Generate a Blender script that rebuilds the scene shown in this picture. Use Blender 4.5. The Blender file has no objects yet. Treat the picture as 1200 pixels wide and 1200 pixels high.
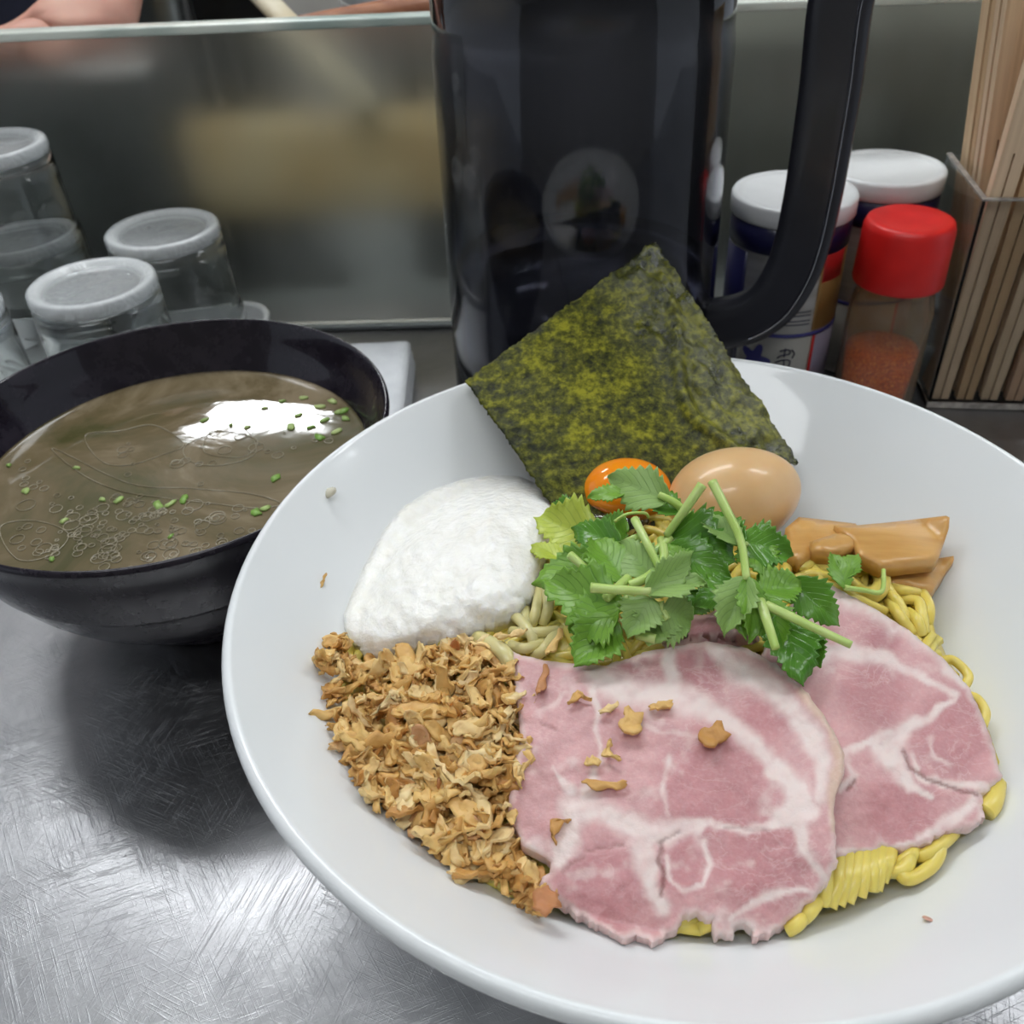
import bpy, bmesh, math, random
import numpy as np
from mathutils import Vector, Matrix
from mathutils.geometry import delaunay_2d_cdt

scene = bpy.context.scene
COL = scene.collection
random.seed(7)
RNG = np.random.default_rng(7)

# ------------------------------------------------------------------ camera
H = 0.278                                   # camera height above the counter
FPX = 1095.0                                # focal length for a 1200 px frame
PITCH, ROLL = math.radians(38.2), math.radians(-3.0)
_fw = np.array([0, math.cos(PITCH), -math.sin(PITCH)])
_rt = np.array([1.0, 0, 0])
_up = np.array([0, math.sin(PITCH), math.cos(PITCH)])
CR = math.cos(ROLL) * _rt + math.sin(ROLL) * _up
CU = -math.sin(ROLL) * _rt + math.cos(ROLL) * _up
cam_d = bpy.data.cameras.new('camera')
cam = bpy.data.objects.new('camera', cam_d)
COL.objects.link(cam)
cam.matrix_world = Matrix(((CR[0], CU[0], -_fw[0], 0), (CR[1], CU[1], -_fw[1], 0), (CR[2], CU[2], -_fw[2], H), (0, 0, 0, 1)))
cam_d.sensor_width = 36
cam_d.lens = FPX / 1200 * 36
cam_d.clip_start = 0.01
cam_d.dof.use_dof = True
cam_d.dof.focus_distance = 0.265
cam_d.dof.aperture_fstop = 22
scene.camera = cam

# ------------------------------------------------------------------ world, exposure
world = bpy.data.worlds.new('world')
scene.world = world
world.use_nodes = True
world.node_tree.nodes['Background'].inputs[0].default_value = (0.80, 0.88, 1.0, 1)
world.node_tree.nodes['Background'].inputs[1].default_value = 0.55
scene.view_settings.view_transform = 'Standard'
scene.view_settings.look = 'None'
scene.view_settings.gamma = 1
scene.view_settings.exposure = 0.18
scene.view_settings.use_curve_mapping = False
scene.cycles.use_denoising = True
scene.cycles.max_bounces = 14
scene.cycles.transmission_bounces = 12
scene.cycles.transparent_max_bounces = 12
scene.cycles.sample_clamp_indirect = 5.0

# ------------------------------------------------------------------ room lamps: (x, y, length along x, depth along y, strength)
CEIL = 1.55
LAMPS = [(-0.91, 2.76, 0.64, 0.17, 34.0), (-0.35, 1.15, 1.35, 0.26, 13.5), (-0.2, -0.35, 1.25, 0.20, 9.0), (1.25, 0.75, 0.9, 0.22, 13.0)]


# ================================================================== helpers
def ray(px, py):
    px, py = np.asarray(px, float), np.asarray(py, float)
    return _fw + ((px - 600) / FPX)[..., None] * CR - ((py - 600) / FPX)[..., None] * CU


def at(px, py, z):
    d = ray(px, py)
    t = (np.asarray(z, float) - H) / d[..., 2]
    P = d * t[..., None]
    P[..., 2] += H
    return P


def plane_hit(px, py, p0, n):
    d = ray(px, py)
    o = np.array([0, 0, H])
    t = ((np.asarray(p0) - o) @ np.asarray(n)) / (d @ np.asarray(n))
    return o + d * t


def depth_of(P):
    return float((np.asarray(P) - np.array([0, 0, H])) @ _fw)


def tag(o, label=None, cat=None, group=None, kind=None):
    if label:
        o['label'] = label
    if cat:
        o['category'] = cat
    if group:
        o['group'] = group
    if kind:
        o['kind'] = kind
    return o


def empty(name, loc=(0, 0, 0), rz=0):
    o = bpy.data.objects.new(name, None)
    COL.objects.link(o)
    o.location = loc
    o.rotation_euler[2] = rz
    return o


def mesh_from(name, V, F, mat=None, smooth=True):
    me = bpy.data.meshes.new(name)
    me.from_pydata([tuple(map(float, v)) for v in V], [], [tuple(int(i) for i in f) for f in F])
    me.update()
    if mat is not None:
        me.materials.append(mat)
    if smooth:
        me.polygons.foreach_set('use_smooth', [True] * len(me.polygons))
    return me


def obj(name, V, F, mat=None, parent=None, smooth=True, loc=None):
    o = bpy.data.objects.new(name, mesh_from(name, V, F, mat, smooth))
    COL.objects.link(o)
    if parent:
        o.parent = parent
    if loc is not None:
        o.location = loc
    return o


def merge(parts):
    V, F, n = [], [], 0
    for v, f in parts:
        V.extend(v)
        F.extend([tuple(i + n for i in ff) for ff in f])
        n += len(v)
    return V, F


def catmull(P, k=6, closed=False):
    P = [np.asarray(p, float) for p in P]
    n = len(P)
    if n < 3 and not closed:
        return [P[0] + (P[-1] - P[0]) * t for t in np.linspace(0, 1, k + 1)]
    out = []
    rng = range(n) if closed else range(n - 1)
    for i in rng:
        if closed:
            p0, p1, p2, p3 = P[(i - 1) % n], P[i], P[(i + 1) % n], P[(i + 2) % n]
        else:
            p0, p1, p2, p3 = P[max(i - 1, 0)], P[i], P[i + 1], P[min(i + 2, n - 1)]
        for t in np.linspace(0, 1, k, endpoint=False):
            out.append(0.5 * (2 * p1 + (p2 - p0) * t + (2 * p0 - 5 * p1 + 4 * p2 - p3) * t * t + (3 * p1 - p0 - 3 * p2 + p3) * t ** 3))
    if not closed:
        out.append(P[-1])
    return out


def lathe(profile, n=64, k=0, wob=None):
    """closed or open profile [(r, z)] turned about z"""
    prof = [np.asarray(p, float) for p in profile]
    if k:
        prof = catmull(prof, k)
    V, F, rings = [], [], []
    for r, z in prof:
        if r < 1e-6:
            rings.append([len(V)])
            V.append((0, 0, z))
        else:
            rings.append(list(range(len(V), len(V) + n)))
            for i in range(n):
                a = 2 * math.pi * i / n
                rr = r * (1 + (wob(a, z) if wob else 0))
                V.append((rr * math.cos(a), rr * math.sin(a), z))
    for A, B in zip(rings[:-1], rings[1:]):
        for i in range(n):
            j = (i + 1) % n
            if len(A) == 1 and len(B) == 1:
                continue
            if len(A) == 1:
                F.append((A[0], B[j], B[i]))
            elif len(B) == 1:
                F.append((A[i], A[j], B[0]))
            else:
                F.append((A[i], A[j], B[j], B[i]))
    return V, F


def tube(P, rad, n=8, cap=True, flat=1.0, up=(0, 0, 1)):
    P = [np.asarray(p, float) for p in P]
    m = len(P)
    rad = [rad] * m if np.isscalar(rad) else rad
    V, F = [], []
    up = np.asarray(up, float)
    prev = None
    for i in range(m):
        t = P[min(i + 1, m - 1)] - P[max(i - 1, 0)]
        t = t / (np.linalg.norm(t) + 1e-12)
        s = np.cross(t, up) if prev is None else prev - t * (prev @ t)
        if np.linalg.norm(s) < 1e-6:
            s = np.cross(t, np.array([1.0, 0.3, 0.1]))
        s /= np.linalg.norm(s)
        prev = s
        b = np.cross(s, t)
        for j in range(n):
            a = 2 * math.pi * j / n
            V.append(P[i] + rad[i] * (math.cos(a) * s + flat * math.sin(a) * b))
    for i in range(m - 1):
        for j in range(n):
            q = (j + 1) % n
            F.append((i * n + j, i * n + q, (i + 1) * n + q, (i + 1) * n + j))
    if cap:
        F.append(tuple(range(n - 1, -1, -1)))
        F.append(tuple((m - 1) * n + j for j in range(n)))
    return V, F


def box(x0, x1, y0, y1, z0, z1):
    V = [(x, y, z) for z in (z0, z1) for y in (y0, y1) for x in (x0, x1)]
    F = [(0, 2, 3, 1), (4, 5, 7, 6), (0, 1, 5, 4), (2, 6, 7, 3), (0, 4, 6, 2), (1, 3, 7, 5)]
    return V, F


def bevel(o, w, seg=2):
    m = o.modifiers.new('bevel', 'BEVEL')
    m.width = w
    m.segments = seg
    m.limit_method = 'ANGLE'
    m.harden_normals = False
    return o


def box_obj(name, b, mat, parent=None, bev=0.0):
    V, F = box(*b)
    o = obj(name, V, F, mat, parent, smooth=bev > 0)
    if bev:
        bevel(o, bev)
    return o


# value noise in numpy
_LAT = RNG.random((97, 97))


def vnoise(x, y, s=1.0):
    x = np.asarray(x, float) * s + 1000.0
    y = np.asarray(y, float) * s + 1000.0
    xi, yi = np.floor(x).astype(int), np.floor(y).astype(int)
    fx, fy = x - xi, y - yi
    fx, fy = fx * fx * (3 - 2 * fx), fy * fy * (3 - 2 * fy)
    a, b = _LAT[xi % 97, yi % 97], _LAT[(xi + 1) % 97, yi % 97]
    c, d = _LAT[xi % 97, (yi + 1) % 97], _LAT[(xi + 1) % 97, (yi + 1) % 97]
    return (a * (1 - fx) + b * fx) * (1 - fy) + (c * (1 - fx) + d * fx) * fy


def fbm(x, y, s=1.0, o=4):
    v, a, t = 0.0, 1.0, 0.0
    for i in range(o):
        v = v + a * vnoise(np.asarray(x) + 13.7 * i, np.asarray(y) - 7.3 * i, s * 2 ** i)
        t += a
        a *= 0.5
    return v / t


def sstep(a, b, x):
    t = np.clip((np.asarray(x, float) - a) / (b - a), 0, 1)
    return t * t * (3 - 2 * t)


def seg_dist(X, Y, pts):
    """distance to a polyline and the parameter 0..1 along it"""
    best = np.full(np.shape(X), 1e9)
    par = np.zeros(np.shape(X))
    n = len(pts) - 1
    for i in range(n):
        ax, ay = pts[i][:2]
        bx, by = pts[i + 1][:2]
        dx, dy = bx - ax, by - ay
        t = np.clip(((X - ax) * dx + (Y - ay) * dy) / (dx * dx + dy * dy + 1e-12), 0, 1)
        d = np.hypot(X - ax - t * dx, Y - ay - t * dy)
        m = d < best
        best = np.where(m, d, best)
        par = np.where(m, (i + t) / n, par)
    return best, par


def inside(X, Y, poly):
    r = np.zeros(np.shape(X), bool)
    n = len(poly)
    for i in range(n):
        x1, y1 = poly[i]
        x2, y2 = poly[(i + 1) % n]
        c = ((y1 > Y) != (y2 > Y)) & (X < (x2 - x1) * (Y - y1) / (y2 - y1 + 1e-12) + x1)
        r ^= c
    return r


# ================================================================== materials
class M:
    def __init__(s, name, color=(0.8, 0.8, 0.8), rough=0.5, **kw):
        s.m = bpy.data.materials.new(name)
        s.m.use_nodes = True
        s.nt = s.m.node_tree
        s.p = s.nt.nodes['Principled BSDF']
        s.p.inputs['Base Color'].default_value = (*color, 1)
        s.p.inputs['Roughness'].default_value = rough
        for k, v in kw.items():
            s.set(k, v)

    NAMES = dict(metal='Metallic', trans='Transmission Weight', ior='IOR', spec='Specular IOR Level', sss='Subsurface Weight', ssr='Subsurface Radius', sscale='Subsurface Scale', coat='Coat Weight', coatr='Coat Roughness', emc='Emission Color', ems='Emission Strength', sheen='Sheen Weight', alpha='Alpha')

    def set(s, k, v):
        s.p.inputs[s.NAMES[k]].default_value = v

    def node(s, t, **kw):
        n = s.nt.nodes.new(t)
        for k, v in kw.items():
            setattr(n, k, v)
        return n

    def link(s, a, b):
        s.nt.links.new(a, b)

    def coord(s, which='Object', scale=(1, 1, 1), rot=(0, 0, 0)):
        c = s.node('ShaderNodeTexCoord')
        src = c.outputs[which]
        if any(rot):                       # turn first, then stretch
            r = s.node('ShaderNodeMapping')
            r.inputs['Rotation'].default_value = rot
            s.link(src, r.inputs['Vector'])
            src = r.outputs['Vector']
        m = s.node('ShaderNodeMapping')
        m.inputs['Scale'].default_value = scale
        s.link(src, m.inputs['Vector'])
        return m.outputs['Vector']

    def noise(s, scale, detail=3, vec=None, rough=0.5, dist=0.0):
        n = s.node('ShaderNodeTexNoise')
        n.inputs['Scale'].default_value = scale
        n.inputs['Detail'].default_value = detail
        n.inputs['Roughness'].default_value = rough
        n.inputs['Distortion'].default_value = dist
        s.link(vec if vec is not None else s.coord(), n.inputs['Vector'])
        return n.outputs['Fac']

    def voronoi(s, scale, vec=None, feature='DISTANCE_TO_EDGE'):
        n = s.node('ShaderNodeTexVoronoi', feature=feature)
        n.inputs['Scale'].default_value = scale
        s.link(vec if vec is not None else s.coord(), n.inputs['Vector'])
        return n.outputs['Distance']

    def ramp(s, fac, stops):
        r = s.node('ShaderNodeValToRGB')
        e = r.color_ramp.elements
        while len(e) < len(stops):
            e.new(0.5)
        for el, (p, c) in zip(e, stops):
            el.position = p
            el.color = (*c, 1) if len(c) == 3 else c
        s.link(fac, r.inputs['Fac'])
        return r.outputs['Color']

    def mix(s, fac, a, b, mode='MIX'):
        n = s.node('ShaderNodeMix', data_type='RGBA', blend_type=mode)
        for inp, v in ((n.inputs['Factor'], fac), (n.inputs['A'], a), (n.inputs['B'], b)):
            if isinstance(v, bpy.types.NodeSocket):
                s.link(v, inp)
            elif isinstance(v, (int, float)):
                inp.default_value = v
            else:
                inp.default_value = (*v, 1)
        return n.outputs['Result']

    def math(s, op, a, b=0.0, clamp=False):
        n = s.node('ShaderNodeMath', operation=op, use_clamp=clamp)
        for i, v in enumerate((a, b)):
            if isinstance(v, bpy.types.NodeSocket):
                s.link(v, n.inputs[i])
            else:
                n.inputs[i].default_value = v
        return n.outputs[0]

    def attr(s, name):
        return s.node('ShaderNodeAttribute', attribute_name=name)

    def rand(s):
        return s.node('ShaderNodeObjectInfo').outputs['Random']

    def color(s, sock):
        s.link(sock, s.p.inputs['Base Color'])

    def rough(s, sock):
        s.link(sock, s.p.inputs['Roughness'])

    def bump(s, h, strength=0.3, dist=0.001):
        b = s.node('ShaderNodeBump')
        b.inputs['Strength'].default_value = strength
        b.inputs['Distance'].default_value = dist
        s.link(h, b.inputs['Height'])
        s.link(b.outputs['Normal'], s.p.inputs['Normal'])
        return b


MAT = {}


def build_materials():
    # brushed, scratched stainless steel
    m = M('steel', (0.6, 0.6, 0.61), 0.3, metal=1.0)
    cl = m.noise(11, 8, rough=0.72, dist=0.4)
    m.color(m.ramp(cl, [(0.3, (0.34, 0.34, 0.35)), (0.5, (0.43, 0.43, 0.44)), (0.72, (0.54, 0.54, 0.55))]))
    sm = None
    for k, (sx, sy, an) in enumerate(((2600, 45, 0.35), (2300, 60, 1.25), (2900, 38, -0.55), (2100, 80, 2.05))):
        s = m.noise(1, 1, m.coord(scale=(sx, sy, 1), rot=(0, 0, an)))
        s = m.ramp(s, [(0.58, (0, 0, 0)), (0.68, (1, 1, 1))])
        s = m.math('MULTIPLY', s, m.ramp(m.noise(16 + 5 * k, 3), [(0.42, (0, 0, 0)), (0.6, (1, 1, 1))]))
        sm = s if sm is None else m.math('ADD', sm, s)
    r0 = m.ramp(m.noise(14, 5, rough=0.65), [(0.3, (0.29,) * 3), (0.7, (0.40,) * 3)])
    m.rough(m.math('ADD', r0, m.math('MULTIPLY', sm, 0.14)))
    m.bump(m.math('ADD', sm, m.noise(300, 4, rough=0.7)), 0.26, 0.0002)
    MAT['steel'] = m.m
    m = M('dark_steel', (0.13, 0.14, 0.14), 0.35, metal=1.0)
    m.bump(m.noise(60, 2), 0.1, 0.001)
    MAT['dark_steel'] = m.m
    m = M('pot_steel', (0.55, 0.56, 0.56), 0.3, metal=1.0)
    m.bump(m.noise(1, 2, m.coord(scale=(10, 10, 300))), 0.08, 0.001)
    MAT['pot_steel'] = m.m
    # frosted glass of the screen
    m = M('frosted_glass', (0.76, 0.79, 0.75), 0.42, trans=1.0, ior=1.45)
    f = m.noise(1, 3, m.coord(scale=(160, 160, 12)))
    m.rough(m.ramp(f, [(0.3, (0.30,) * 3), (0.7, (0.42,) * 3)]))
    MAT['frosted'] = m.m
    m = M('glass_edge', (0.62, 0.72, 0.66), 0.25, spec=0.6)
    m.color(m.ramp(m.noise(14, 2), [(0.35, (0.30, 0.40, 0.36)), (0.62, (0.74, 0.78, 0.70))]))
    MAT['glass_edge'] = m.m
    # white porcelain
    m = M('porcelain', (0.80, 0.82, 0.82), 0.22, coat=0.4, coatr=0.05, spec=0.3)
    m.color(m.ramp(m.noise(18, 4), [(0.3, (0.78, 0.805, 0.81)), (0.7, (0.82, 0.835, 0.835))]))
    m.bump(m.noise(40, 2), 0.03, 0.001)
    MAT['porcelain'] = m.m
    # black lacquer bowl
    m = M('lacquer', (0.012, 0.011, 0.014), 0.2, coat=0.4, coatr=0.03, spec=0.22)
    n = m.noise(60, 6, rough=0.7)
    m.color(m.ramp(n, [(0.45, (0.012, 0.009, 0.015)), (0.75, (0.030, 0.024, 0.034))]))
    m.rough(m.ramp(n, [(0.4, (0.18,) * 3), (0.7, (0.40,) * 3)]))
    MAT['lacquer'] = m.m
    # soup
    m = M('soup', (0.10, 0.08, 0.045), 0.04, spec=0.6)
    n = m.noise(16, 5, rough=0.65, dist=0.8)
    n2 = m.noise(60, 4)
    a = m.ramp(n, [(0.34, (0.060, 0.058, 0.016)), (0.5, (0.140, 0.104, 0.050)), (0.64, (0.27, 0.21, 0.13))])
    m.color(m.mix(m.math('MULTIPLY', n2, 0.25), a, (0.26, 0.22, 0.15)))
    m.bump(m.noise(35, 3, dist=1.0), 0.05, 0.002)
    MAT['soup'] = m.m
    m = M('oil', (0.36, 0.31, 0.20), 0.05, spec=0.8)
    m.color(m.ramp(m.noise(80, 2), [(0.4, (0.24, 0.20, 0.12)), (0.6, (0.42, 0.37, 0.26))]))
    MAT['oil'] = m.m
    m = M('herb_bit', (0.20, 0.34, 0.06), 0.35)
    m.color(m.ramp(m.rand(), [(0.0, (0.18, 0.36, 0.05)), (1.0, (0.48, 0.58, 0.22))]))
    MAT['herb_bit'] = m.m
    # grated yam
    m = M('grated_yam', (0.86, 0.845, 0.79), 0.24, sss=0.35, ssr=(1, 0.9, 0.7), sscale=0.004)
    n = m.noise(120, 5, rough=0.65, dist=0.8)
    m.color(m.ramp(n, [(0.3, (0.84, 0.82, 0.75)), (0.65, (0.93, 0.915, 0.87))]))
    m.bump(m.math('ADD', n, m.noise(420, 3)), 0.45, 0.0012)
    MAT['yam'] = m.m
    # fried flakes
    m = M('fried_flake', (0.55, 0.30, 0.09), 0.5, sss=0.15, ssr=(1, 0.6, 0.3), sscale=0.002)
    base = m.ramp(m.rand(), [(0.0, (0.50, 0.24, 0.06)), (0.2, (0.68, 0.40, 0.12)), (0.6, (0.78, 0.52, 0.19)), (0.93, (0.86, 0.66, 0.34)), (1.0, (0.46, 0.17, 0.06))])
    n = m.noise(260, 3)
    m.color(m.mix(m.ramp(n, [(0.45, (0, 0, 0)), (0.8, (0.45, 0.45, 0.45))]), base, (0.48, 0.21, 0.05)))
    m.bump(m.noise(500, 3), 0.4, 0.0006)
    MAT['flake'] = m.m
    m = M('fried_crumb', (0.46, 0.23, 0.06), 0.55)
    n = m.noise(320, 2)
    m.color(m.ramp(n, [(0.3, (0.42, 0.19, 0.045)), (0.5, (0.62, 0.35, 0.10)), (0.7, (0.74, 0.49, 0.18))]))
    MAT['crumb'] = m.m
    # pork, colours from the mesh (lean, fat, torn seams)
    m = M('pork', (0.6, 0.3, 0.3), 0.38, sss=0.22, ssr=(1, 0.45, 0.35), sscale=0.003, spec=0.45)
    at_ = m.attr('Col')
    w1 = m.noise(95, 4, m.coord(scale=(1, 1.6, 1)), rough=0.6, dist=0.5)
    thr = m.ramp(w1, [(0.465, (0, 0, 0)), (0.495, (0.3, 0.3, 0.3)), (0.525, (0, 0, 0))])
    thr = m.math('MULTIPLY', thr, m.ramp(m.noise(45, 3), [(0.42, (0.1, 0.1, 0.1)), (0.62, (0.8, 0.8, 0.8))]))
    c = m.mix(thr, at_.outputs['Color'], (0.82, 0.66, 0.63))
    g = m.noise(1100, 3)
    c = m.mix(m.ramp(g, [(0.45, (0, 0, 0)), (0.8, (0.14, 0.14, 0.14))]), c, (0.84, 0.68, 0.65))
    m.color(c)
    m.bump(m.math('ADD', m.noise(420, 5, rough=0.65), m.noise(90, 3)), 0.35, 0.0008)
    MAT['pork'] = m.m
    # noodles
    m = M('noodle', (0.78, 0.60, 0.11), 0.28, sss=0.3, ssr=(1, 0.75, 0.2), sscale=0.003, spec=0.5)
    n = m.noise(55, 3)
    m.color(m.ramp(n, [(0.3, (0.66, 0.50, 0.075)), (0.7, (0.80, 0.66, 0.17))]))
    MAT['noodle'] = m.m
    m = M('pale_noodle', (0.66, 0.60, 0.27), 0.28, sss=0.3, ssr=(1, 0.85, 0.4), sscale=0.003)
    m.color(m.ramp(m.noise(55, 3), [(0.3, (0.58, 0.50, 0.18)), (0.7, (0.70, 0.64, 0.33))]))
    MAT['pale_noodle'] = m.m
    # egg, yolk, albumen
    m = M('egg', (0.72, 0.46, 0.22), 0.36, sss=0.3, ssr=(1, 0.6, 0.35), sscale=0.004, spec=0.4, coat=0.25, coatr=0.08)
    m.color(m.ramp(m.noise(45, 3), [(0.3, (0.68, 0.41, 0.18)), (0.7, (0.77, 0.51, 0.26))]))
    m.bump(m.noise(500, 2), 0.06, 0.0005)
    MAT['egg'] = m.m
    m = M('yolk', (0.90, 0.28, 0.01), 0.08, sss=0.35, ssr=(1, 0.35, 0.05), sscale=0.006, spec=0.6)
    m.color(m.ramp(m.noise(40, 2), [(0.3, (0.86, 0.24, 0.008)), (0.7, (0.93, 0.33, 0.012))]))
    MAT['yolk'] = m.m
    MAT['albumen'] = M('albumen', (0.92, 0.90, 0.78), 0.02, trans=1.0, ior=1.36).m
    # bamboo shoots
    m = M('bamboo_shoot', (0.50, 0.25, 0.07), 0.3, sss=0.25, ssr=(1, 0.6, 0.3), sscale=0.003, spec=0.5)
    m.color(m.ramp(m.noise(1, 3, m.coord(scale=(40, 180, 60))), [(0.3, (0.52, 0.265, 0.065)), (0.7, (0.66, 0.38, 0.125))]))
    m.bump(m.noise(1, 3, m.coord(scale=(60, 500, 100))), 0.15, 0.0006)
    MAT['bamboo'] = m.m
    # nori
    m = M('nori', (0.05, 0.06, 0.012), 0.35, spec=0.17)
    n = m.noise(330, 5, rough=0.7)
    mid = m.noise(70, 4, rough=0.6)
    n = m.math('ADD', m.math('MULTIPLY', n, 0.62), m.math('MULTIPLY', mid, 0.38))
    big = m.noise(17, 3, dist=0.4)
    c1 = m.ramp(n, [(0.40, (0.004, 0.006, 0.001)), (0.5, (0.026, 0.031, 0.003)), (0.62, (0.13, 0.135, 0.014))])
    c2 = m.ramp(n, [(0.40, (0.012, 0.016, 0.001)), (0.5, (0.085, 0.088, 0.004)), (0.62, (0.29, 0.28, 0.016))])
    m.color(m.mix(m.ramp(big, [(0.42, (0, 0, 0)), (0.62, (1, 1, 1))]), c1, c2))
    wet = m.attr('wet').outputs['Fac']
    m.link(m.math('ADD', m.math('MULTIPLY', wet, 0.55), 0.17), m.p.inputs['Specular IOR Level'])
    m.rough(m.math('SUBTRACT', m.ramp(mid, [(0.4, (0.36,) * 3), (0.65, (0.6,) * 3)]), m.math('MULTIPLY', wet, 0.16)))
    m.bump(n, 0.8, 0.0012)
    MAT['nori'] = m.m

    def leafmat(name, lo, hi, vein, rough=0.33):
        m = M(name, hi, rough, sss=0.0, spec=0.5)
        lv = m.attr('lv')
        w = m.node('ShaderNodeTexWave', wave_type='BANDS', bands_direction='X', wave_profile='SIN')
        w.inputs['Scale'].default_value = 0.314
        w.inputs['Distortion'].default_value = 0.8
        m.link(lv.outputs['Vector'], w.inputs['Vector'])
        vv = m.ramp(w.outputs['Fac'], [(0.0, (0, 0, 0)), (0.86, (0, 0, 0)), (1.0, (0.8, 0.8, 0.8))])
        sep = m.node('ShaderNodeSeparateXYZ')
        m.link(lv.outputs['Vector'], sep.inputs[0])
        mid = m.ramp(sep.outputs['Y'], [(0.0, (1, 1, 1)), (0.05, (0.6, 0.6, 0.6)), (0.10, (0, 0, 0))])
        veins = m.math('MAXIMUM', vv, mid)
        base = m.ramp(m.noise(70, 4), [(0.3, lo), (0.7, hi)])
        m.color(m.mix(m.math('MULTIPLY', veins, 0.6), base, vein))
        m.bump(m.math('ADD', m.math('MULTIPLY', veins, -1.0), m.noise(300, 2)), 0.25, 0.0006)
        # thin leaves let some light through
        tr = m.node('ShaderNodeBsdfTranslucent')
        tr.inputs['Color'].default_value = (hi[0] * 1.5, hi[1] * 1.4, hi[2], 1)
        mx = m.node('ShaderNodeMixShader')
        mx.inputs[0].default_value = 0.22
        out = m.nt.nodes['Material Output']
        m.link(m.p.outputs[0], mx.inputs[1])
        m.link(tr.outputs[0], mx.inputs[2])
        m.link(mx.outputs[0], out.inputs['Surface'])
        return m.m
    MAT['leaf0'] = leafmat('leaf_green', (0.15, 0.34, 0.030), (0.26, 0.48, 0.060), (0.06, 0.17, 0.016))
    MAT['leaf1'] = leafmat('leaf_dark', (0.075, 0.235, 0.022), (0.16, 0.37, 0.040), (0.20, 0.42, 0.08), 0.22)
    MAT['leaf2'] = leafmat('leaf_pale', (0.25, 0.42, 0.10), (0.37, 0.54, 0.17), (0.15, 0.28, 0.08), 0.42)
    MAT['leaf3'] = leafmat('leaf_yellow', (0.44, 0.55, 0.055), (0.60, 0.68, 0.11), (0.26, 0.38, 0.035))
    m = M('stem', (0.36, 0.50, 0.12), 0.3, sss=0.2, ssr=(0.6, 1, 0.3), sscale=0.002)
    m.color(m.ramp(m.noise(90, 2), [(0.3, (0.36, 0.54, 0.09)), (0.7, (0.54, 0.66, 0.24))]))
    MAT['stem'] = m.m
    # clear and tinted glass
    MAT['glass'] = M('clear_glass', (0.96, 0.98, 0.975), 0.02, trans=1.0, ior=1.46).m
    m = M('sheen_white_base', (0.95, 0.975, 0.98), 0.12, trans=0.55, ior=1.46)  # glass whitened, brightest in a ring, in place of the ceiling light's reflection
    m.bump(m.noise(60, 3, dist=1.5), 0.6, 0.003)
    cc = m.node('ShaderNodeTexCoord')
    sx = m.node('ShaderNodeSeparateXYZ')
    m.link(cc.outputs['Object'], sx.inputs[0])
    rr2 = m.math('SQRT', m.math('ADD', m.math('MULTIPLY', sx.outputs['X'], sx.outputs['X']), m.math('MULTIPLY', sx.outputs['Y'], sx.outputs['Y'])))
    fr = m.ramp(m.math('MULTIPLY', rr2, 30.0), [(0.70, (0.74,) * 3), (0.80, (0.40,) * 3), (0.90, (0.45,) * 3), (0.97, (0.75,) * 3)])
    m.link(fr, m.p.inputs['Transmission Weight'])
    MAT['glass_base'] = m.m
    m = M('smoked_plastic', (0.32, 0.325, 0.38), 0.05, trans=1.0, ior=1.42)
    MAT['smoked'] = m.m
    m = M('smoked_handle', (0.020, 0.020, 0.026), 0.34, spec=0.45, coat=0.1)
    m.color(m.ramp(m.noise(20, 2), [(0.3, (0.016, 0.016, 0.021)), (0.7, (0.026, 0.026, 0.034))]))
    MAT['handle'] = m.m
    MAT['water'] = M('cold_tea', (0.55, 0.55, 0.60), 0.0, trans=1.0, ior=1.33).m
    MAT['acrylic'] = M('acrylic', (0.86, 0.87, 0.87), 0.10, trans=1.0, ior=1.2).m
    m = M('acrylic_edge', (0.32, 0.29, 0.26), 0.35)
    m.color(m.ramp(m.noise(200, 2), [(0.35, (0.22, 0.20, 0.18)), (0.65, (0.44, 0.40, 0.36))]))
    MAT['acrylic_edge'] = m.m
    # wood of the chopsticks
    m = M('chopstick_wood', (0.66, 0.46, 0.28), 0.6)
    g = m.noise(1, 3, m.coord(scale=(500, 500, 9)))
    base = m.ramp(m.rand(), [(0.0, (0.62, 0.41, 0.22)), (0.35, (0.74, 0.54, 0.33)), (0.7, (0.80, 0.62, 0.42)), (1.0, (0.70, 0.45, 0.30))])
    m.color(m.mix(m.ramp(g, [(0.35, (0.45, 0.45, 0.45)), (0.65, (0, 0, 0))]), base, (0.50, 0.32, 0.17)))
    MAT['wood'] = m.m
    m = M('handle_wood', (0.30, 0.10, 0.04), 0.4)
    m.color(m.ramp(m.noise(1, 3, m.coord(scale=(8, 120, 120))), [(0.3, (0.24, 0.075, 0.03)), (0.7, (0.40, 0.16, 0.07))]))
    MAT['brown_wood'] = m.m
    m = M('pale_wood', (0.60, 0.52, 0.36), 0.5)
    m.color(m.ramp(m.noise(1, 3, m.coord(scale=(60, 60, 8))), [(0.3, (0.54, 0.45, 0.28)), (0.7, (0.68, 0.62, 0.47))]))
    MAT['pale_wood'] = m.m
    # plastics, cloth, prints
    m = M('white_plastic', (0.78, 0.79, 0.79), 0.35)
    m.color(m.ramp(m.noise(50, 3), [(0.3, (0.74, 0.75, 0.75)), (0.7, (0.81, 0.82, 0.82))]))
    MAT['white_plastic'] = m.m
    m = M('red_plastic', (0.75, 0.012, 0.010), 0.38)
    m.color(m.ramp(m.noise(60, 2), [(0.3, (0.68, 0.010, 0.008)), (0.7, (0.82, 0.018, 0.014))]))
    MAT['red_plastic'] = m.m
    m = M('navy_print', (0.012, 0.012, 0.055), 0.3)
    m.color(m.ramp(m.noise(40, 2), [(0.3, (0.010, 0.010, 0.045)), (0.7, (0.016, 0.016, 0.075))]))
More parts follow.
